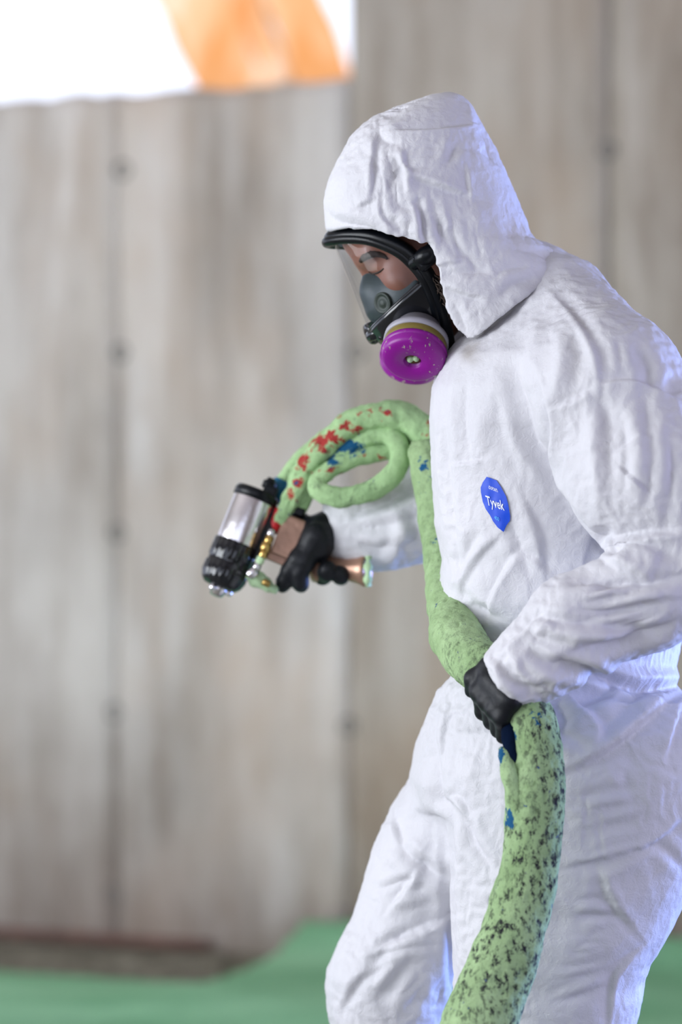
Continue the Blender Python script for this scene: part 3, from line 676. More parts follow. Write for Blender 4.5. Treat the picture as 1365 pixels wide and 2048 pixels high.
SH_ = [([(792, 262), (870, 258), (944, 249)], 20, 9, 's'), ([(929, 196), (940, 225), (950, 256)], 10, 7, 'r'), ([(915, 288), (905, 305), (896, 325)], 11, 9, 'v'), ([(819, 350), (870, 368), (942, 392)], 24, 12, 'z'),
       ([(822, 318), (800, 340), (786, 356), (775, 398)], 14, 9, 'v'), ([(756, 265), (752, 300), (746, 356), (742, 400)], 20, 10, 's'), ([(717, 414), (746, 398)], 14, 9, 'z'), ([(652, 412), (667, 440), (713, 452), (760, 458)], 13, 9, 'v'),
       ([(783, 433), (797, 452), (800, 470)], 12, 8, 'v'), ([(822, 400), (838, 433), (845, 473), (862, 506)], 18, 11, 's'), ([(863, 430), (880, 455), (896, 488), (907, 512)], 14, 9, 'v'), ([(896, 455), (933, 510), (964, 541)], 16, 9, 'v'),
       ([(867, 533), (900, 526), (930, 520)], 12, 8, 'z'), ([(874, 551), (920, 545), (985, 540)], 12, 8, 'v'), ([(889, 572), (930, 588), (975, 596)], 18, 9, 'z'), ([(999, 590), (1028, 566), (1072, 556)], 14, 11, 'v'),
       ([(985, 560), (1010, 540), (1060, 530)], 12, 7, 'v'), ([(944, 412), (950, 440), (945, 470)], 16, 6, 'r'), ([(940, 395), (932, 335)], 14, 6, 's'), ([(962, 255), (975, 285), (985, 320)], 12, 8, 'v'), ([(930, 290), (960, 300), (998, 330)], 10, 6, 'v'),
       ([(765, 232), (790, 228), (810, 215)], 10, 7, 'v'), ([(750, 255), (770, 280), (800, 290)], 14, 8, 'v'), ([(810, 300), (812, 330), (830, 350)], 12, 7, 's'), ([(790, 380), (800, 410), (830, 420)], 14, 9, 'v'), ([(760, 400), (765, 430), (790, 460)], 12, 7, 's'),
       ([(1040, 500), (1080, 508), (1120, 535)], 12, 8, 'v'), ([(960, 400), (985, 470), (1000, 520)], 30, 5, 'r'), ([(1000, 440), (1030, 490), (1050, 500)], 14, 5, 'v'), ([(905, 600), (925, 640), (935, 670)], 10, 5, 'v'),
       ([(820, 440), (815, 465), (825, 490)], 10, 7, 'v'), ([(690, 330), (700, 380), (690, 420)], 22, 4, 'r')]
SH_ += family((830, 380), (950, 410), (850, 500), (980, 540), 6, 9, 6, 'v', 31, 8)
SH_ = [(p, w, mm*.66, k) for p, w, mm, k in SH_]
SH_ += family((740, 300), (800, 300), (770, 440), (840, 440), 5, 9, 6, 'v', 32, 10)
def fine_h(c):
    p = c+.02*np.stack([noise(c*9+3), noise(c*9+9), noise(c*9+21)], 1)
    return .0004*(1-2*np.abs(noise(p*38)))+.0002*(1-2*np.abs(noise(p*75+4)))
dress(hood, lambda c: crumple(c, (1, 1, 1), 13.7, .40)-.001, SH_, lambda c: np.clip(.028+.038*noise(c*7+33)+.03*np.exp(-((PX(c)[0]-860)/90)**2-((PX(c)[1]-450)/90)**2), .006, .11), fine_h, 160, .014)

# head: face looking down and to the left
O = P(762, 533, 0)
fw = np.array([-.745, 0, -.67]); up = np.array([-.67, 0, .745]); sd = np.array([0, 1.0, 0])
fw = fw/np.linalg.norm(fw); up = up-fw*(up@fw); up /= np.linalg.norm(up)
def L(f_, u_, s_=0.0): return O+fw*f_+up*u_+sd*s_
RL = np.array([fw, sd, up])
G = Grid((-.06, -.11, 1.30), (.33, .11, 1.72), .003)
hd = ell(G, L(-.085, .035), (.098, .076, .088), RL)
hd = smin(hd, ell(G, L(-.040, .038), (.055, .062, .060), RL), .03)
hd = smin(hd, ell(G, L(-.035, -.045), (.052, .056, .075), RL), .03)
for s in (-1, 1):
    hd = smin(hd, ell(G, L(-.004, -.034, .036*s), (.022, .024, .024), RL), .02)
    hd = smin(hd, cap(G, L(.013, .021, .010*s), L(.002, .019, .046*s), .009, .008), .012)
    hd = smin(hd, ell(G, L(-.002, .0005, .032*s), (.0135, .0155, .0125), RL), .004)
    hd = smin(hd, ell(G, L(-.088, -.012, .079*s), (.018, .009, .030), RL), .004)       # ears
hd = smin(hd, chain(G, [(L(.016, .012), .007), (L(.030, -.018), .010), (L(.038, -.040), .013)], .01), .01)
hd = smin(hd, cap(G, L(.006, -.078, -.02), L(.006, -.078, .02), .009, .009), .012)
hd = smin(hd, cap(G, L(.004, -.089, -.016), L(.004, -.089, .016), .010, .010), .010)
hd = smin(hd, ell(G, L(-.006, -.115), (.022, .026, .02), RL), .02)
hd = smin(hd, chain(G, [(L(-.07, -.05), .055), (P(1060, 620, 0), .058)], .03), .03)
v, f = G.mesh(hd); body = make('body', v, f, M_skin, person); refine(body, 1, 2)
body['label'] = 'face with lowered eyes seen through the visor'
bvb = BVHTree.FromPolygons(getco(body).tolist(), [list(p.vertices) for p in body.data.polygons])
def on_skin(pts, lift):
    out = []
    for a, b in pts:
        d = Vector(P(a, b, 0)-CAM).normalized(); p, n, _, _ = bvb.ray_cast(Vector(CAM), d)
        if p is not None: out.append(np.array(p)+np.array(n)*lift)
    return np.array(out)
for nm, pts, rad, lift, wob in (('eyebrow', [(722, 522), (729, 515), (740, 510), (753, 508), (766, 511), (776, 518)], [.0026, .0044, .0048, .0042, .0034, .0016], .0004, .0011),
                           ('eyelashes', [(738, 543), (745, 546.5), (753, 546), (761, 542.5), (768, 537)], [.0007, .0012, .0014, .0012, .0006], .0006, .0002)):
    near_ = on_skin(pts, lift)
    for sg in (1, -1):
        q = near_*np.array([1, sg, 1]); v, f, nr, C = tube(q, rad[:len(q)], 12, .0015)
        v = v+nr*(wob*noise(v*1100))[:, None]; make(nm, v, f, M_hair, person)
# wisps of hair between seal and hood
r_ = np.random.RandomState(5); hv, hf = [], []
for k in range(90):
    t = r_.rand(); base = np.array([860+52*t+r_.normal()*3, 548+92*t+r_.normal()*4]); ln = r_.uniform(14, 34); an = r_.uniform(-.2, .9)+.3
    y0 = -.088+.012*r_.rand()
    a = P(*base, y0); b = P(base[0]+ln*.6*math.cos(an), base[1]+ln*.6*math.sin(an), y0-.006); c = P(base[0]+ln*math.cos(an+.3), base[1]+ln*math.sin(an+.3), y0-.002)
    v, f, _, _ = tube([a, b, c], [.0009, .0008, .0003], 4, .02); n0 = sum(map(len, hv)); hv.append(v); hf += [[i+n0 for i in q] for q in f]
hair = make('hair', np.concatenate(hv), hf, M_hair, person); hair['kind'] = 'stuff'

# ------------------------------------------------------------------ emblem and lettering on the chest
dg = bpy.context.evaluated_depsgraph_get()
def world_bvh(o):
    c = getco(o)
    return BVHTree.FromPolygons(c.tolist(), [list(p.vertices) for p in o.data.polygons])
bv = world_bvh(cover)
def hit(px, py, lift):
    d = Vector(P(px, py, 0)-CAM).normalized(); p, n, i, t = bv.ray_cast(Vector(CAM), d)
    return np.array(p)-np.array(d)*lift
def drape(pts, lift):
    """lay pixel points on the chest, smoothing the depth so print stays taut"""
    return np.array([hit(a, b, lift) for a, b in pts])
poly = np.array([(974, 953.5), (981, 956), (994, 961), (1002, 973), (1013, 993), (1017, 1008), (1021, 1032), (1020.5, 1041), (1013, 1052), (1008, 1064), (996, 1055), (987, 1043), (981, 1031), (972, 1018), (966, 1003), (962.5, 985), (962, 975), (966, 965)], float)
cen = poly.mean(0); Qp = [cen]; K = 7; dens = []
m_ = len(poly)
for i in range(m_):
    for t in (0, .5): dens.append(poly[i]*(1-t)+poly[(i+1) % m_]*t)
dens = np.array(dens); m2 = len(dens)
for k in range(1, K+1): Qp += list(cen+(dens-cen)*k/K)
F = [[0, 1+i, 1+(i+1) % m2] for i in range(m2)]
for k in range(K-1):
    for i in range(m2):
        a = 1+k*m2; F.append([a+i, a+m2+i, a+m2+(i+1) % m2, a+(i+1) % m2])
ev = drape(Qp, .0022)
em = make('emblem', ev, F, M_emblem, person); em['label'] = 'blue shield emblem printed on the chest'
def lettering(txt, o, u, vv, mat):
    """o = pixel of the baseline start, u = pixel run of the whole word, vv = pixel rise of a capital"""
    cu = bpy.data.curves.new('t', 'FONT'); cu.body = txt; cu.resolution_u = 3; cu.offset = .012; ob = bpy.data.objects.new('t', cu); COL.objects.link(ob)
    dgr = bpy.context.evaluated_depsgraph_get(); me = bpy.data.meshes.new_from_object(ob.evaluated_get(dgr))
    c = np.empty(len(me.vertices)*3, np.float32); me.vertices.foreach_get('co', c); c = c.reshape(-1, 3)
    w = c[:, 0].max(); hcap = .70
    q = np.array(o)+np.outer(c[:, 0]/w, u)+np.outer(c[:, 1]/hcap, vv)
    f = [list(p.vertices) for p in me.polygons]
    bpy.data.objects.remove(ob); bpy.data.meshes.remove(me); bpy.data.curves.remove(cu)
    return make('lettering', drape(q, .0034), f, mat, person, smooth=False)
lettering('Tyvek', (974.5, 1009.5), (35.5, 11.5), (-3.4, -19), M_white)
lettering('\u2039DUPONT\u203a', (977.8, 977), (19, 8), (-.8, -6.5), M_white)
lettering('400', (990, 1038.5), (9.5, 4.2), (-1, -8), M_lblue)

# ------------------------------------------------------------------ respirator
mask = empty('respirator_mask', O)
tag(mask, 'full face respirator with clear visor and round magenta filter over the worker\'s face', 'respirator')
loop = [(.024, .072, 0), (.0205, .069, .022), (.003, .054, .047), (-.016, .031, .068), (-.031, -.002, .080), (-.035, -.03, .082), (-.033, -.055, .081), (-.024, -.083, .071), (-.010, -.11, .056), (.002, -.133, .036), (.012, -.147, .014)]
near = [L(a, b, -c) for a, b, c in loop]; far = [L(a, b, c) for a, b, c in loop[1:]]
ring = near+far[::-1]
v, f, nr, C = tube(ring, [.0098]*len(ring), 20, .004, closed=True)
make('seal_frame', v, f, M_black, mask)
# outer bezel: a slimmer glossy rim clamped over the seal
ring2 = [p+fw*.008 for p in ring]
v, f, nr, C = tube(ring2, [.0070]*len(ring2), 16, .004, closed=True); make('bezel', v, f, M_black, mask)
lp = np.array(loop); us = lp[:, 1]
def frame_at(u): return np.interp(-u, -us, lp[:, 0]), np.interp(-u, -us, lp[:, 2])
def front_at(u): return np.interp(u, [-.150, -.120, -.095, -.07, -.05, .062, .075], [.016, .040, .058, .066, .0655, .0235, .022])
def shellsheet(u0, u1, nu, name, mat, th, shrink=0.0, puff=1.0):
    U = np.linspace(u0, u1, nu); A = np.linspace(-math.pi/2, math.pi/2, 41); V = []
    for u in U:
        ff, ss = frame_at(u); fr = front_at(u); ss = max(ss-.001, .004)
        for a in A: V.append(L(ff+(fr-ff)*abs(math.cos(a))**.85*puff+.003, u, ss*math.sin(a)))
    n = len(A); F = [[i*n+j, i*n+j+1, (i+1)*n+j+1, (i+1)*n+j] for i in range(nu-1) for j in range(n-1)]
    o = make(name, V, F, mat, mask)
    md = o.modifiers.new('thick', 'SOLIDIFY'); md.thickness = th; md.offset = 0
    return o
lens = shellsheet(-.054, .066, 24, 'visor', M_visor, .0018); lens['label'] = 'clear curved visor'
# black lower housing
shellsheet(-.146, -.054, 18, 'chin_housing', M_gloss, .006)
v, f, nr, C = tube([L(front_at(-.054)*0+frame_at(-.054)[0]+(front_at(-.054)-frame_at(-.054)[0])*abs(math.cos(a))**.85+.004, -.054, (frame_at(-.054)[1]-.001)*math.sin(a)) for a in np.linspace(-1.5, 1.5, 21)], [.0022]*21, 10, .004)
make('lens_rim', v, f, M_gloss, mask)
# nose cup
G = Grid((-.06, -.07, 1.34), (.20, .07, 1.56), .0024)
cup = ell(G, L(-.012, -.058), (.068, .060, .062), RL)
cup = smin(cup, chain(G, [(L(.014, .004), .011), (L(.028, -.018), .017), (L(.034, -.04), .022)], .012), .015)
cup = np.maximum(cup, plane(G, L(-.016, -.03), -fw+.25*up)); cup = np.maximum(cup, plane(G, L(0, -.112), -up))
v, f = G.mesh(cup); c = make('nose_cup', v, f, M_cup, mask); refine(c, 1, 2)
cb = BVHTree.FromPolygons(getco(c).tolist(), [list(p.vertices) for p in c.data.polygons])
vd = Vector(P(767, 606, 0)-CAM).normalized(); vp, vnn, _, _ = cb.ray_cast(Vector(CAM), vd); vp = np.array(vp); vnn = np.array(vnn)
for sgn in (1, -1):
    pp = vp.copy(); nn = vnn.copy(); pp[1] *= sgn; nn[1] *= sgn
    v, f = lathe([(-.004, .0145), (.002, .0145), (.0035, .0125), (.0012, .0105), (.0012, .006), (.0028, .0045), (.0028, .001)], pp, nn, 28); make('inhalation_valve', v, f, M_valve, mask)
# outlet knob at the front
kn = L(.063, -.060)
v, f = lathe([(-.012, .012), (0, .015), (.008, .0155), (.012, .0135), (.013, .008), (.012, .002)], kn, fw*.8+up*.25+np.array([0, -.25, 0]), 30); make('exhalation_valve', v, f, M_gloss, mask)
v, f, nr, C = tube([L(.052, -.066, -.03), L(.068, -.062, -.012), L(.070, -.061, 0), L(.068, -.062, .012), L(.052, -.066, .03)], [.006, .0085, .0095, .0085, .006], 16, .004); make('outlet_cover', v, f, M_gloss, mask)
# strap buckles and straps on the near and the far temple
for s in (-1, 1):
    a = P(846, 527, 0); fa, ua = (a-O)@fw, (a-O)@up
    rbox('strap_buckle', L(fa-.002, ua-.002, .098*s), (.036, .022, .026), Matrix([list(fw), list(sd), list(up)]).transposed(), M_black, mask, .008)
    v, f, nr, C = tube([L(fa+.016, ua+.004, .088*s), L(fa-.002, ua, .106*s), L(fa-.020, ua-.002, .104*s)], [.009, .0125, .009], 14, .003); v = v; make('strap_lug', v, f, M_black, mask)
    a = P(882, 528, 0); fb, ub = (a-O)@fw, (a-O)@up
    v, f, nr, C = tube([L(fa-.01, ua, .094*s), L(fb, ub+.008, .098*s)], [.0055, .0055], 10, .004); make('strap', v, f, M_black, mask)
# filters
def cartridge(s):
    n = np.array([-.15, .63*s, -.76]); n /= np.linalg.norm(n)
    c0 = P(834, 678, -.064); c0[1] = .064*s
    v, f = lathe([(-.020, .030), (-.004, .036), (.0, .0425), (.009, .0432), (.0092, .0405)], c0, n, 48)
    root = make('filter_cartridge', v, f, M_grey, mask)
    v, f = lathe([(.0085, .0405), (.0095, .0414), (.0215, .0414), (.0218, .040)], c0, n, 48); make('label_band', v, f, M_olive, root)
    prof = [(.016, .0405), (.0165, .0432), (.020, .0440), (.0225, .0432), (.0228, .0422), (.0245, .0424), (.030, .0418), (.0335, .0395), (.0355, .036), (.0362, .028), (.0364, .0125), (.0355, .0118), (.029, .0112), (.0285, .001)]
    c0 = c0+n*.005
    v, f = lathe(prof, c0, n, 56); cap_ = make('filter_cap', v, f, M_mag, root); cap_['label'] = 'magenta cap splashed with foam'
    off = np.array([-.0, 0, -.002])
    v, f = lathe([(.028, .0108), (.0296, .0105), (.0298, .001)], c0, n, 28); make('inlet_recess', v, f, M_olive, root)
    # blobs of foam caught in the inlet
    G2 = Grid(c0+n*.031-.016, c0+n*.031+.016, .0016)
    ctr = c0+n*.031; t1 = np.cross(n, [0, 0, 1]); t1 /= np.linalg.norm(t1); t2 = np.cross(t1, n)
    d_ = smin(ell(G2, ctr+t1*.004, (.0045, .0045, .005)), ell(G2, ctr-t1*.005+t2*.002, (.004, .004, .0055)), .003); v, f = G2.mesh(d_); make('foam_clot', v, f, M_crust, root)
cartridge(-1); cartridge(1)

# ------------------------------------------------------------------ hose bundle
hose = empty('spray_hose', P(1000, 2300, -.33)*np.array([1, 1, 0]))
tag(hose, 'thick speckled green foam covered hose bundle held at the worker\'s hip', 'hose')
def hose_part(name, path, mat, n=48, step=.004, amp=.003, fr=1.0, reds=(), blues=(), label=None):
    v, f, nr, C = tube([P(a, b, c) for a, b, c, r in path], [r for a, b, c, r in path], n, step)
    q = v*np.array([1, 1, .8])
    d = amp*(1.0*noise(q*22*fr)+.55*noise(q*60*fr+4)+.30*noise(q*130*fr+9))
    pit = np.clip(noise(q*150+31)-.28, 0, 1)*np.clip(noise(q*14+2)+.45, 0, 1); d = d-.010*pit*(amp/.003)
    if len(v): v = v+nr*d[:, None]
    o = make(name, v, f, mat, hose)
    pts = v; px, py = PX(pts)
    for nm, L_ in (('red', reds), ('blue', blues)):
        m = np.zeros(len(v), np.float32)
        for cx, cy, rx, ry, a in L_: m = np.maximum(m, a*np.exp(-((px-cx)/rx)**2-((py-cy)/ry)**2))
        at = o.data.attributes.new(nm, 'FLOAT', 'POINT'); at.data.foreach_set('value', m)
    at = o.data.attributes.new('dirt', 'FLOAT', 'POINT'); at.data.foreach_set('value', (.28+.25*np.clip((py-1220)/60, 0, 1)+.47*np.clip((py-1350)/80, 0, 1)).astype(np.float32) if name == 'main_hose' else np.full(len(v), 1, np.float32))
    if label: o['label'] = label
    return o
main = [(900, 2240, -.33, .052), (955, 2060, -.33, .0465), (1001, 1940, -.32, .0425), (1040, 1820, -.31, .038), (1062, 1720, -.305, .0365), (1072, 1620, -.30, .0360), (1070, 1520, -.295, .0358), (1058, 1440, -.285, .0335),
        (1024, 1390, -.262, .0305), (968, 1342, -.22, .033), (921, 1285, -.15, .0345), (901, 1215, -.05, .031), (893, 1130, .05, .029), (878, 1040, .10, .028), (862, 960, .12, .0275), (850, 905, .13, .024), (846, 880, .13, .016)]
hose_part('main_hose', main, M_hose, 72, .0035, .0028, 1, blues=[(1000, 1510, 12, 30, .95), (1018, 1640, 8, 30, .8), (1030, 1470, 9, 20, .8), (1075, 1430, 22, 20, .35), (850, 935, 12, 30, .6), (870, 1080, 10, 20, .5)])
# torn flap and dark slot below the glove
v, f, nr, C = tube([P(1022, 1430, -.290), P(1021, 1470, -.304), P(1026, 1508, -.312), P(1036, 1540, -.318)], [.010, .0115, .0085, .002], 20, .003); make('torn_slot', v+nr*(.0012*noise(v*120))[:, None], f, M_navy, hose)
hose_part('foam_flap', [(1003, 1496, -.306, .0035), (1011, 1513, -.312, .009), (1022, 1550, -.316, .0125), (1035, 1600, -.318, .012), (1046, 1660, -.312, .006)], M_hose, 28, .003, .0016, 1.5, blues=[(1001, 1510, 9, 24, .95)])
wy = .17
hose_part('whip_hose', [(905, 960, .14, .024), (880, 905, .16, .023), (852, 868, .17, .0222), (806, 838, .175, .0222), (748, 833, .18, .0212), (690, 857, .19, .0192), (643, 900, .20, .0178), (610, 946, .21, .016), (586, 995, .22, .0135), (560, 1045, .23, .010)], M_whip, 44, .004, .0042, 1.2,
          reds=[(650, 882, 38, 22, .85), (700, 850, 34, 20, .62), (605, 922, 22, 24, .78), (600, 965, 16, 16, .6), (580, 985, 14, 20, .6), (860, 850, 30, 30, .42), (760, 830, 60, 16, .35)])
hose_part('whip_hose', [(900, 930, .20, .015), (850, 885, .21, .0155), (785, 866, .215, .0155), (722, 884, .22, .0150), (668, 925, .22, .0135), (630, 968, .225, .011), (608, 1004, .23, .009), (596, 1026, .232, .008)], M_whip, 32, .004, .0032, 1.4,
          blues=[(690, 898, 34, 22, .95), (650, 930, 22, 22, .75), (720, 880, 20, 14, .6)], reds=[(640, 945, 20, 16, .4)])
hose_part('whip_hose', [(660, 925, .205, .010), (700, 893, .195, .0125), (740, 872, .185, .0142), (778, 872, .175, .0145), (800, 898, .165, .0148), (795, 938, .16, .0148), (760, 970, .16, .0148), (700, 993, .165, .0146), (652, 990, .17, .0140), (634, 968, .18, .0132), (660, 940, .185, .0125), (720, 915, .19, .0122), (790, 899, .19, .0122), (870, 905, .18, .012), (910, 920, .17, .012)], M_whip, 32, .004, .0028, 1.4,
          reds=[(668, 940, 30, 14, .62), (740, 912, 50, 9, .5)], blues=[(690, 895, 42, 22, .95), (665, 922, 20, 16, .8)])
hose_part('whip_hose', [(812, 872, .19, .009), (840, 888, .185, .010), (880, 908, .175, .011), (905, 925, .17, .011)], M_whip, 24, .004, .0014, 1.6)
hose_part('whip_hose', [(690, 850, .25, .012), (640, 885, .26, .0125), (596, 925, .265, .0125), (570, 960, .265, .012), (556, 985, .262, .012)], M_whip, 28, .004, .0014, 1.6)
v, f, nr, C = tube([P(566, 962, .262), P(556, 982, .26), P(545, 1004, .258)], [.0125, .0135, .012], 20, .003); make('blue_sleeve', v+nr*(.0008*noise(v*200))[:, None], f, M_blue, hose)['label'] = 'blue sleeve at the gun end'
v, f, nr, C = tube([P(562, 1018, .228), P(554, 1042, .23), P(544, 1064, .232)], [.0085, .0095, .008], 18, .003); make('red_tape_wrap', v+nr*(.001*noise(v*160))[:, None], f, M_redtape, hose)['label'] = 'red tape wrap'
hose_part('whip_hose', [(630, 960, .222, .0085), (612, 985, .225, .009), (600, 1006, .228, .0085), (592, 1020, .23, .008)], M_whip, 20, .003, .0012, 1.6)

# ------------------------------------------------------------------ spray gun
gun = empty('spray_gun', P(580, 1070, .24))
tag(gun, 'foam spray gun with silver cylinder, black end cap and copper body in the gloved hand', 'spray gun')
GY = .24
A, B = P(516, 985, GY), P(433, 1188, GY-.02); ax = (B-A); LN = np.linalg.norm(ax); ax /= LN
r0 = .0305
v, f = lathe([(.010, r0*.96), (.014, r0), (.080, r0), (.084, r0*.97)], A, ax, 48); make('air_cylinder', v, f, M_steel, gun)['label'] = 'polished silver cylinder'
v, f = lathe([(-.004, r0*.5), (-.002, r0*.98), (.002, r0*1.06), (.012, r0*1.06), (.0135, r0*.9)], A, ax, 40); make('cylinder_head', v, f, M_black, gun)
rib = lambda r: (lambda a: r*(1+.016*np.sin(a*22)))
v, f = lathe([(.078, rib(r0*1.0)), (.080, rib(r0*1.05)), (.104, rib(r0*1.06)), (.106, r0*1.02), (.112, r0*1.02), (.114, rib(r0*1.06)), (.128, rib(r0*1.07)), (.138, rib(r0*.95)), (.144, r0*.78), (.146, r0*.4)], A, ax, 112); make('end_cap', v, f, M_gloss, gun)['label'] = 'ribbed black end cap'
v, f = lathe([(.143, .013), (.149, .014), (.153, .011), (.158, .009), (.159, .003)], A, ax, 12); make('tip', v, f, M_steel, gun)
for k in range(3):
    a = k*2.1; t1 = np.cross(ax, [0, 1, 0]); v, f = lathe([(.143, .005), (.151, .005), (.152, .003)], A+t1*(.016*math.cos(a))+np.array([0, .016*math.sin(a), 0]), ax, 8); make('bolt', v, f, M_steel, gun)
px_ = np.cross(ax, [0, -1, 0]); px_ = px_ if px_[0] > 0 else -px_            # across the gun, to the right
RG = Matrix([list(px_), [0, 1, 0], list(-ax)]).transposed()
rbox('fluid_housing', P(541, 982, GY), (.020, .040, .016), RG, M_black, gun, .003)
v, f = lathe([(0, .010), (.010, .0105), (.012, .007), (.016, .006)], P(536, 978, GY), -ax, 12); make('inlet_fitting', v, f, M_black, gun)
rbox('gun_body', P(580, 1074, GY), (.036, .044, .060), RG, M_copper, gun, .004)
rbox('gun_base', P(548, 1112, GY), (.058, .036, .016), RG, M_copper, gun, .004)
rbox('mixing_block', P(538, 1068, GY), (.016, .036, .080), RG, M_black, gun, .003)
rbox('top_clamp', P(590, 1018, GY-.005), (.030, .030, .012), RG, M_black, gun, .003)
# valves and fittings caked with foam, in a chain down the front of the body
for k, (a, b, r, m) in enumerate([(543, 1066, .0055, M_steel), (538, 1080, .0065, M_brass), (532, 1094, .0075, M_brass), (527, 1108, .0065, M_brass), (521, 1120, .006, M_crust), (514, 1133, .006, M_steel)]):
    v, f = lathe([(-r, r*.5), (-r*.7, r), (r*.7, r), (r, r*.5)], P(a, b, GY-.036), ax, 6 if k % 2 else 12); make('hex_fitting', v, f, m, gun)
v, f, nr, C = tube([P(497, 1146, GY-.03), P(515, 1158, GY-.03), P(536, 1172, GY-.03), P(556, 1182, GY-.03)], [.008, .0125, .0085, .004], 20, .003); make('drip_spout', v+nr*(.003*noise(v*130))[:, None], f, M_crust, gun)['label'] = 'short spout caked with pale green foam'
v, f = lathe([(-.008, .004), (-.006, .007), (.004, .008), (.008, .005)], P(505, 1146, GY-.042), (1, 0, .6), 8); make('grease_fitting', v, f, M_steel, gun)
v, f = lathe([(-.006, .003), (-.004, .005), (.004, .005), (.006, .003)], P(533, 1166, GY-.042), (1, 0, -.5), 8); make('grease_fitting', v, f, M_brass, gun)
h0, h1 = P(628, 1136, GY+.005), P(736, 1140, GY-.02); hx = h1-h0; HL = np.linalg.norm(hx)
v, f = lathe([(-.004, .010), (0, .020), (.012, .022), (.030, .017), (.052, .0165), (.066, .020), (HL-.004, .0245), (HL, .0235), (HL-.004, .019), (HL-.012, .004)], h0, hx, 32); make('handle', v, f, M_copper, gun)['label'] = 'copper toned handle'
tw = hx/HL; uu_ = np.cross(tw, [0, 1, 0]); G2 = Grid(h1-.035, h1+.035, .0025)
a_ = np.arange(14)*2*math.pi/14; d_ = None
for k, q in enumerate(a_):
    e = ell(G2, h1+uu_*.0215*math.cos(q)+np.array([0, .0215*math.sin(q), 0]), (.005+.002*math.sin(k*3), .006, .006+.002*math.cos(k*5))); d_ = e if d_ is None else smin(d_, e, .004)
v, f = G2.mesh(d_); make('foam_crust', v, f, M_crust, gun)
rbox('trigger', P(592, 1120, GY-.012), (.012, .020, .05), RG, M_black, gun, .003)

# ------------------------------------------------------------------ gloves
def glove(name, D_, G_, amp, label):
    v, f = G_.mesh(D_); o = make(name, v, f, M_glove, person); refine(o, 1, 1)
    co = getco(o); no = getno(o); p = co*1.0
    h = amp*(1-np.abs(noise(p*70))*2)+amp*.6*noise(p*130); setco(o, co+no*h[:, None]); o['label'] = label
    return o
# left hand, closed round the hose
c0 = P(1030, 1402, -.262); ta = P(1045, 1440, -.28)-P(962, 1346, -.22); ta /= np.linalg.norm(ta)
arm_dir = P(1008, 1365, -.285)-P(1120, 1280, -.29); arm_dir /= np.linalg.norm(arm_dir)
e1 = np.array([0, -1.0, 0])-ta*(np.array([0, -1.0, 0])@ta); e1 /= np.linalg.norm(e1)     # towards the viewer
e2 = np.cross(ta, e1); e2 = e2 if (e2[0]-e2[2]*0) < 0 else -e2                            # down and to the left, across the hose
def RND(s, ang, r): return c0+ta*s+(e1*math.cos(ang)+e2*math.sin(ang))*r
G = Grid(c0-.085, c0+.085, .0022)
wrist = P(1018, 1362, -.288)
glv = None
HR = .029
for i, (s, rr0, ext) in enumerate([(-.024, .0098, 1.0), (-.006, .0100, 1.05), (.012, .0096, 1.0), (.028, .0086, .86)]):
    k0 = RND(s*.95, math.radians(38), HR+.011); k1 = RND(s, math.radians(38+62*ext), HR+.0105); k2 = RND(s*1.02, math.radians(38+112*ext), HR+.009); k3 = RND(s*1.02, math.radians(38+150*ext), HR+.008)
    fing = chain(G, [(k0, rr0*1.12), (k1, rr0*1.03), (k2, rr0*.93), (k3, rr0*.8)], .004)
    palm = chain(G, [(wrist+ta*s*.35, .017), (RND(s*.8, math.radians(5), HR+.012), .0135), (k0, rr0*1.2)], .01)
    glv = fing if glv is None else smin(glv, fing, .003)
    glv = smin(glv, palm, .010)
th = chain(G, [(wrist+ta*-.015, .016), (RND(-.034, math.radians(-8), HR+.012), .0135), (RND(-.042, math.radians(30), HR+.010), .0115), (RND(-.041, math.radians(58), HR+.008), .0095)], .008)
glv = smin(glv, th, .006)
glove('glove', glv, G, .00015, 'black glove closed round the hose')
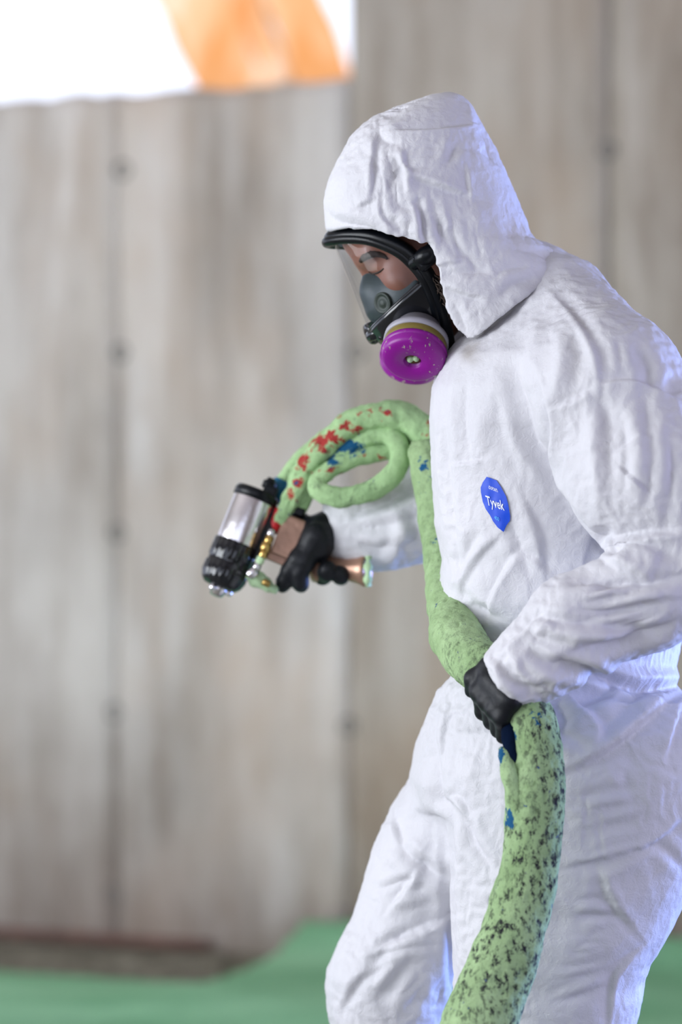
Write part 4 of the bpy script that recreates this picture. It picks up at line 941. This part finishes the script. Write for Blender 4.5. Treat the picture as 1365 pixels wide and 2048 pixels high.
# right hand, on the gun
G = Grid(P(545, 1200, .19), P(700, 1010, .29)+np.array([0, 0, 0]), .0024)
G = Grid(np.minimum(P(540, 1205, .17), P(700, 1010, .31)), np.maximum(P(540, 1205, .17), P(705, 1010, .31)), .0024)
Y = GY-.028
rh = chain(G, [(P(676, 1058, .245), .022), (P(655, 1062, .235), .0225), (P(634, 1075, Y), .020), (P(618, 1098, Y), .0175)], .012)
rh = smin(rh, cap(G, P(652, 1052, .235), P(640, 1100, Y+.006), .019, .017), .012)
rh = smin(rh, chain(G, [(P(622, 1090, Y), .0155), (P(598, 1118, Y-.004), .0135), (P(580, 1142, Y), .0115), (P(569, 1164, Y+.006), .0105), (P(565, 1174, Y+.01), .0085)], .008), .004)
rh = smin(rh, chain(G, [(P(626, 1092, Y-.002), .0155), (P(610, 1122, Y-.006), .0135), (P(599, 1146, Y-.004), .0115), (P(601, 1166, Y), .0108), (P(603, 1172, Y+.004), .0090)], .008), .003)
rh = smin(rh, chain(G, [(P(640, 1095, Y+.03), .014), (P(636, 1128, Y+.048), .0125), (P(646, 1152, Y+.030), .0115), (P(655, 1143, Y+.0), .0125), (P(656, 1138, Y-.006), .011)], .008), .003)
rh = smin(rh, chain(G, [(P(655, 1095, Y+.034), .013), (P(668, 1128, Y+.050), .0115), (P(682, 1153, Y+.034), .0108), (P(681, 1150, Y+.004), .0112), (P(679, 1146, Y), .010)], .008), .003)
rh = smin(rh, chain(G, [(P(640, 1052, .225), .016), (P(618, 1052, .235), .0125), (P(604, 1042, .25), .0105), (P(596, 1030, .258), .009)], .008), .006)
glove('glove', rh, G, .0003, 'black glove gripping the spray gun')
# boots below the frame
for cx, cy in ((855, .10), (1100, -.085)):
    G = Grid((xpx(cx)-.24, cy-.08, -.01), (xpx(cx)+.12, cy+.08, .20), .006)
    b_ = smin(ell(G, (xpx(cx)-.09, cy, .045), (.13, .052, .05)), cap(G, (xpx(cx), cy, .06), (xpx(cx), cy, .17), .055, .058), .03); b_ = np.maximum(b_, .0-G.Z)
    v, f = G.mesh(b_); make('boot', v, f, M_boot, person)
for m in bpy.data.materials: m.use_fake_user = False
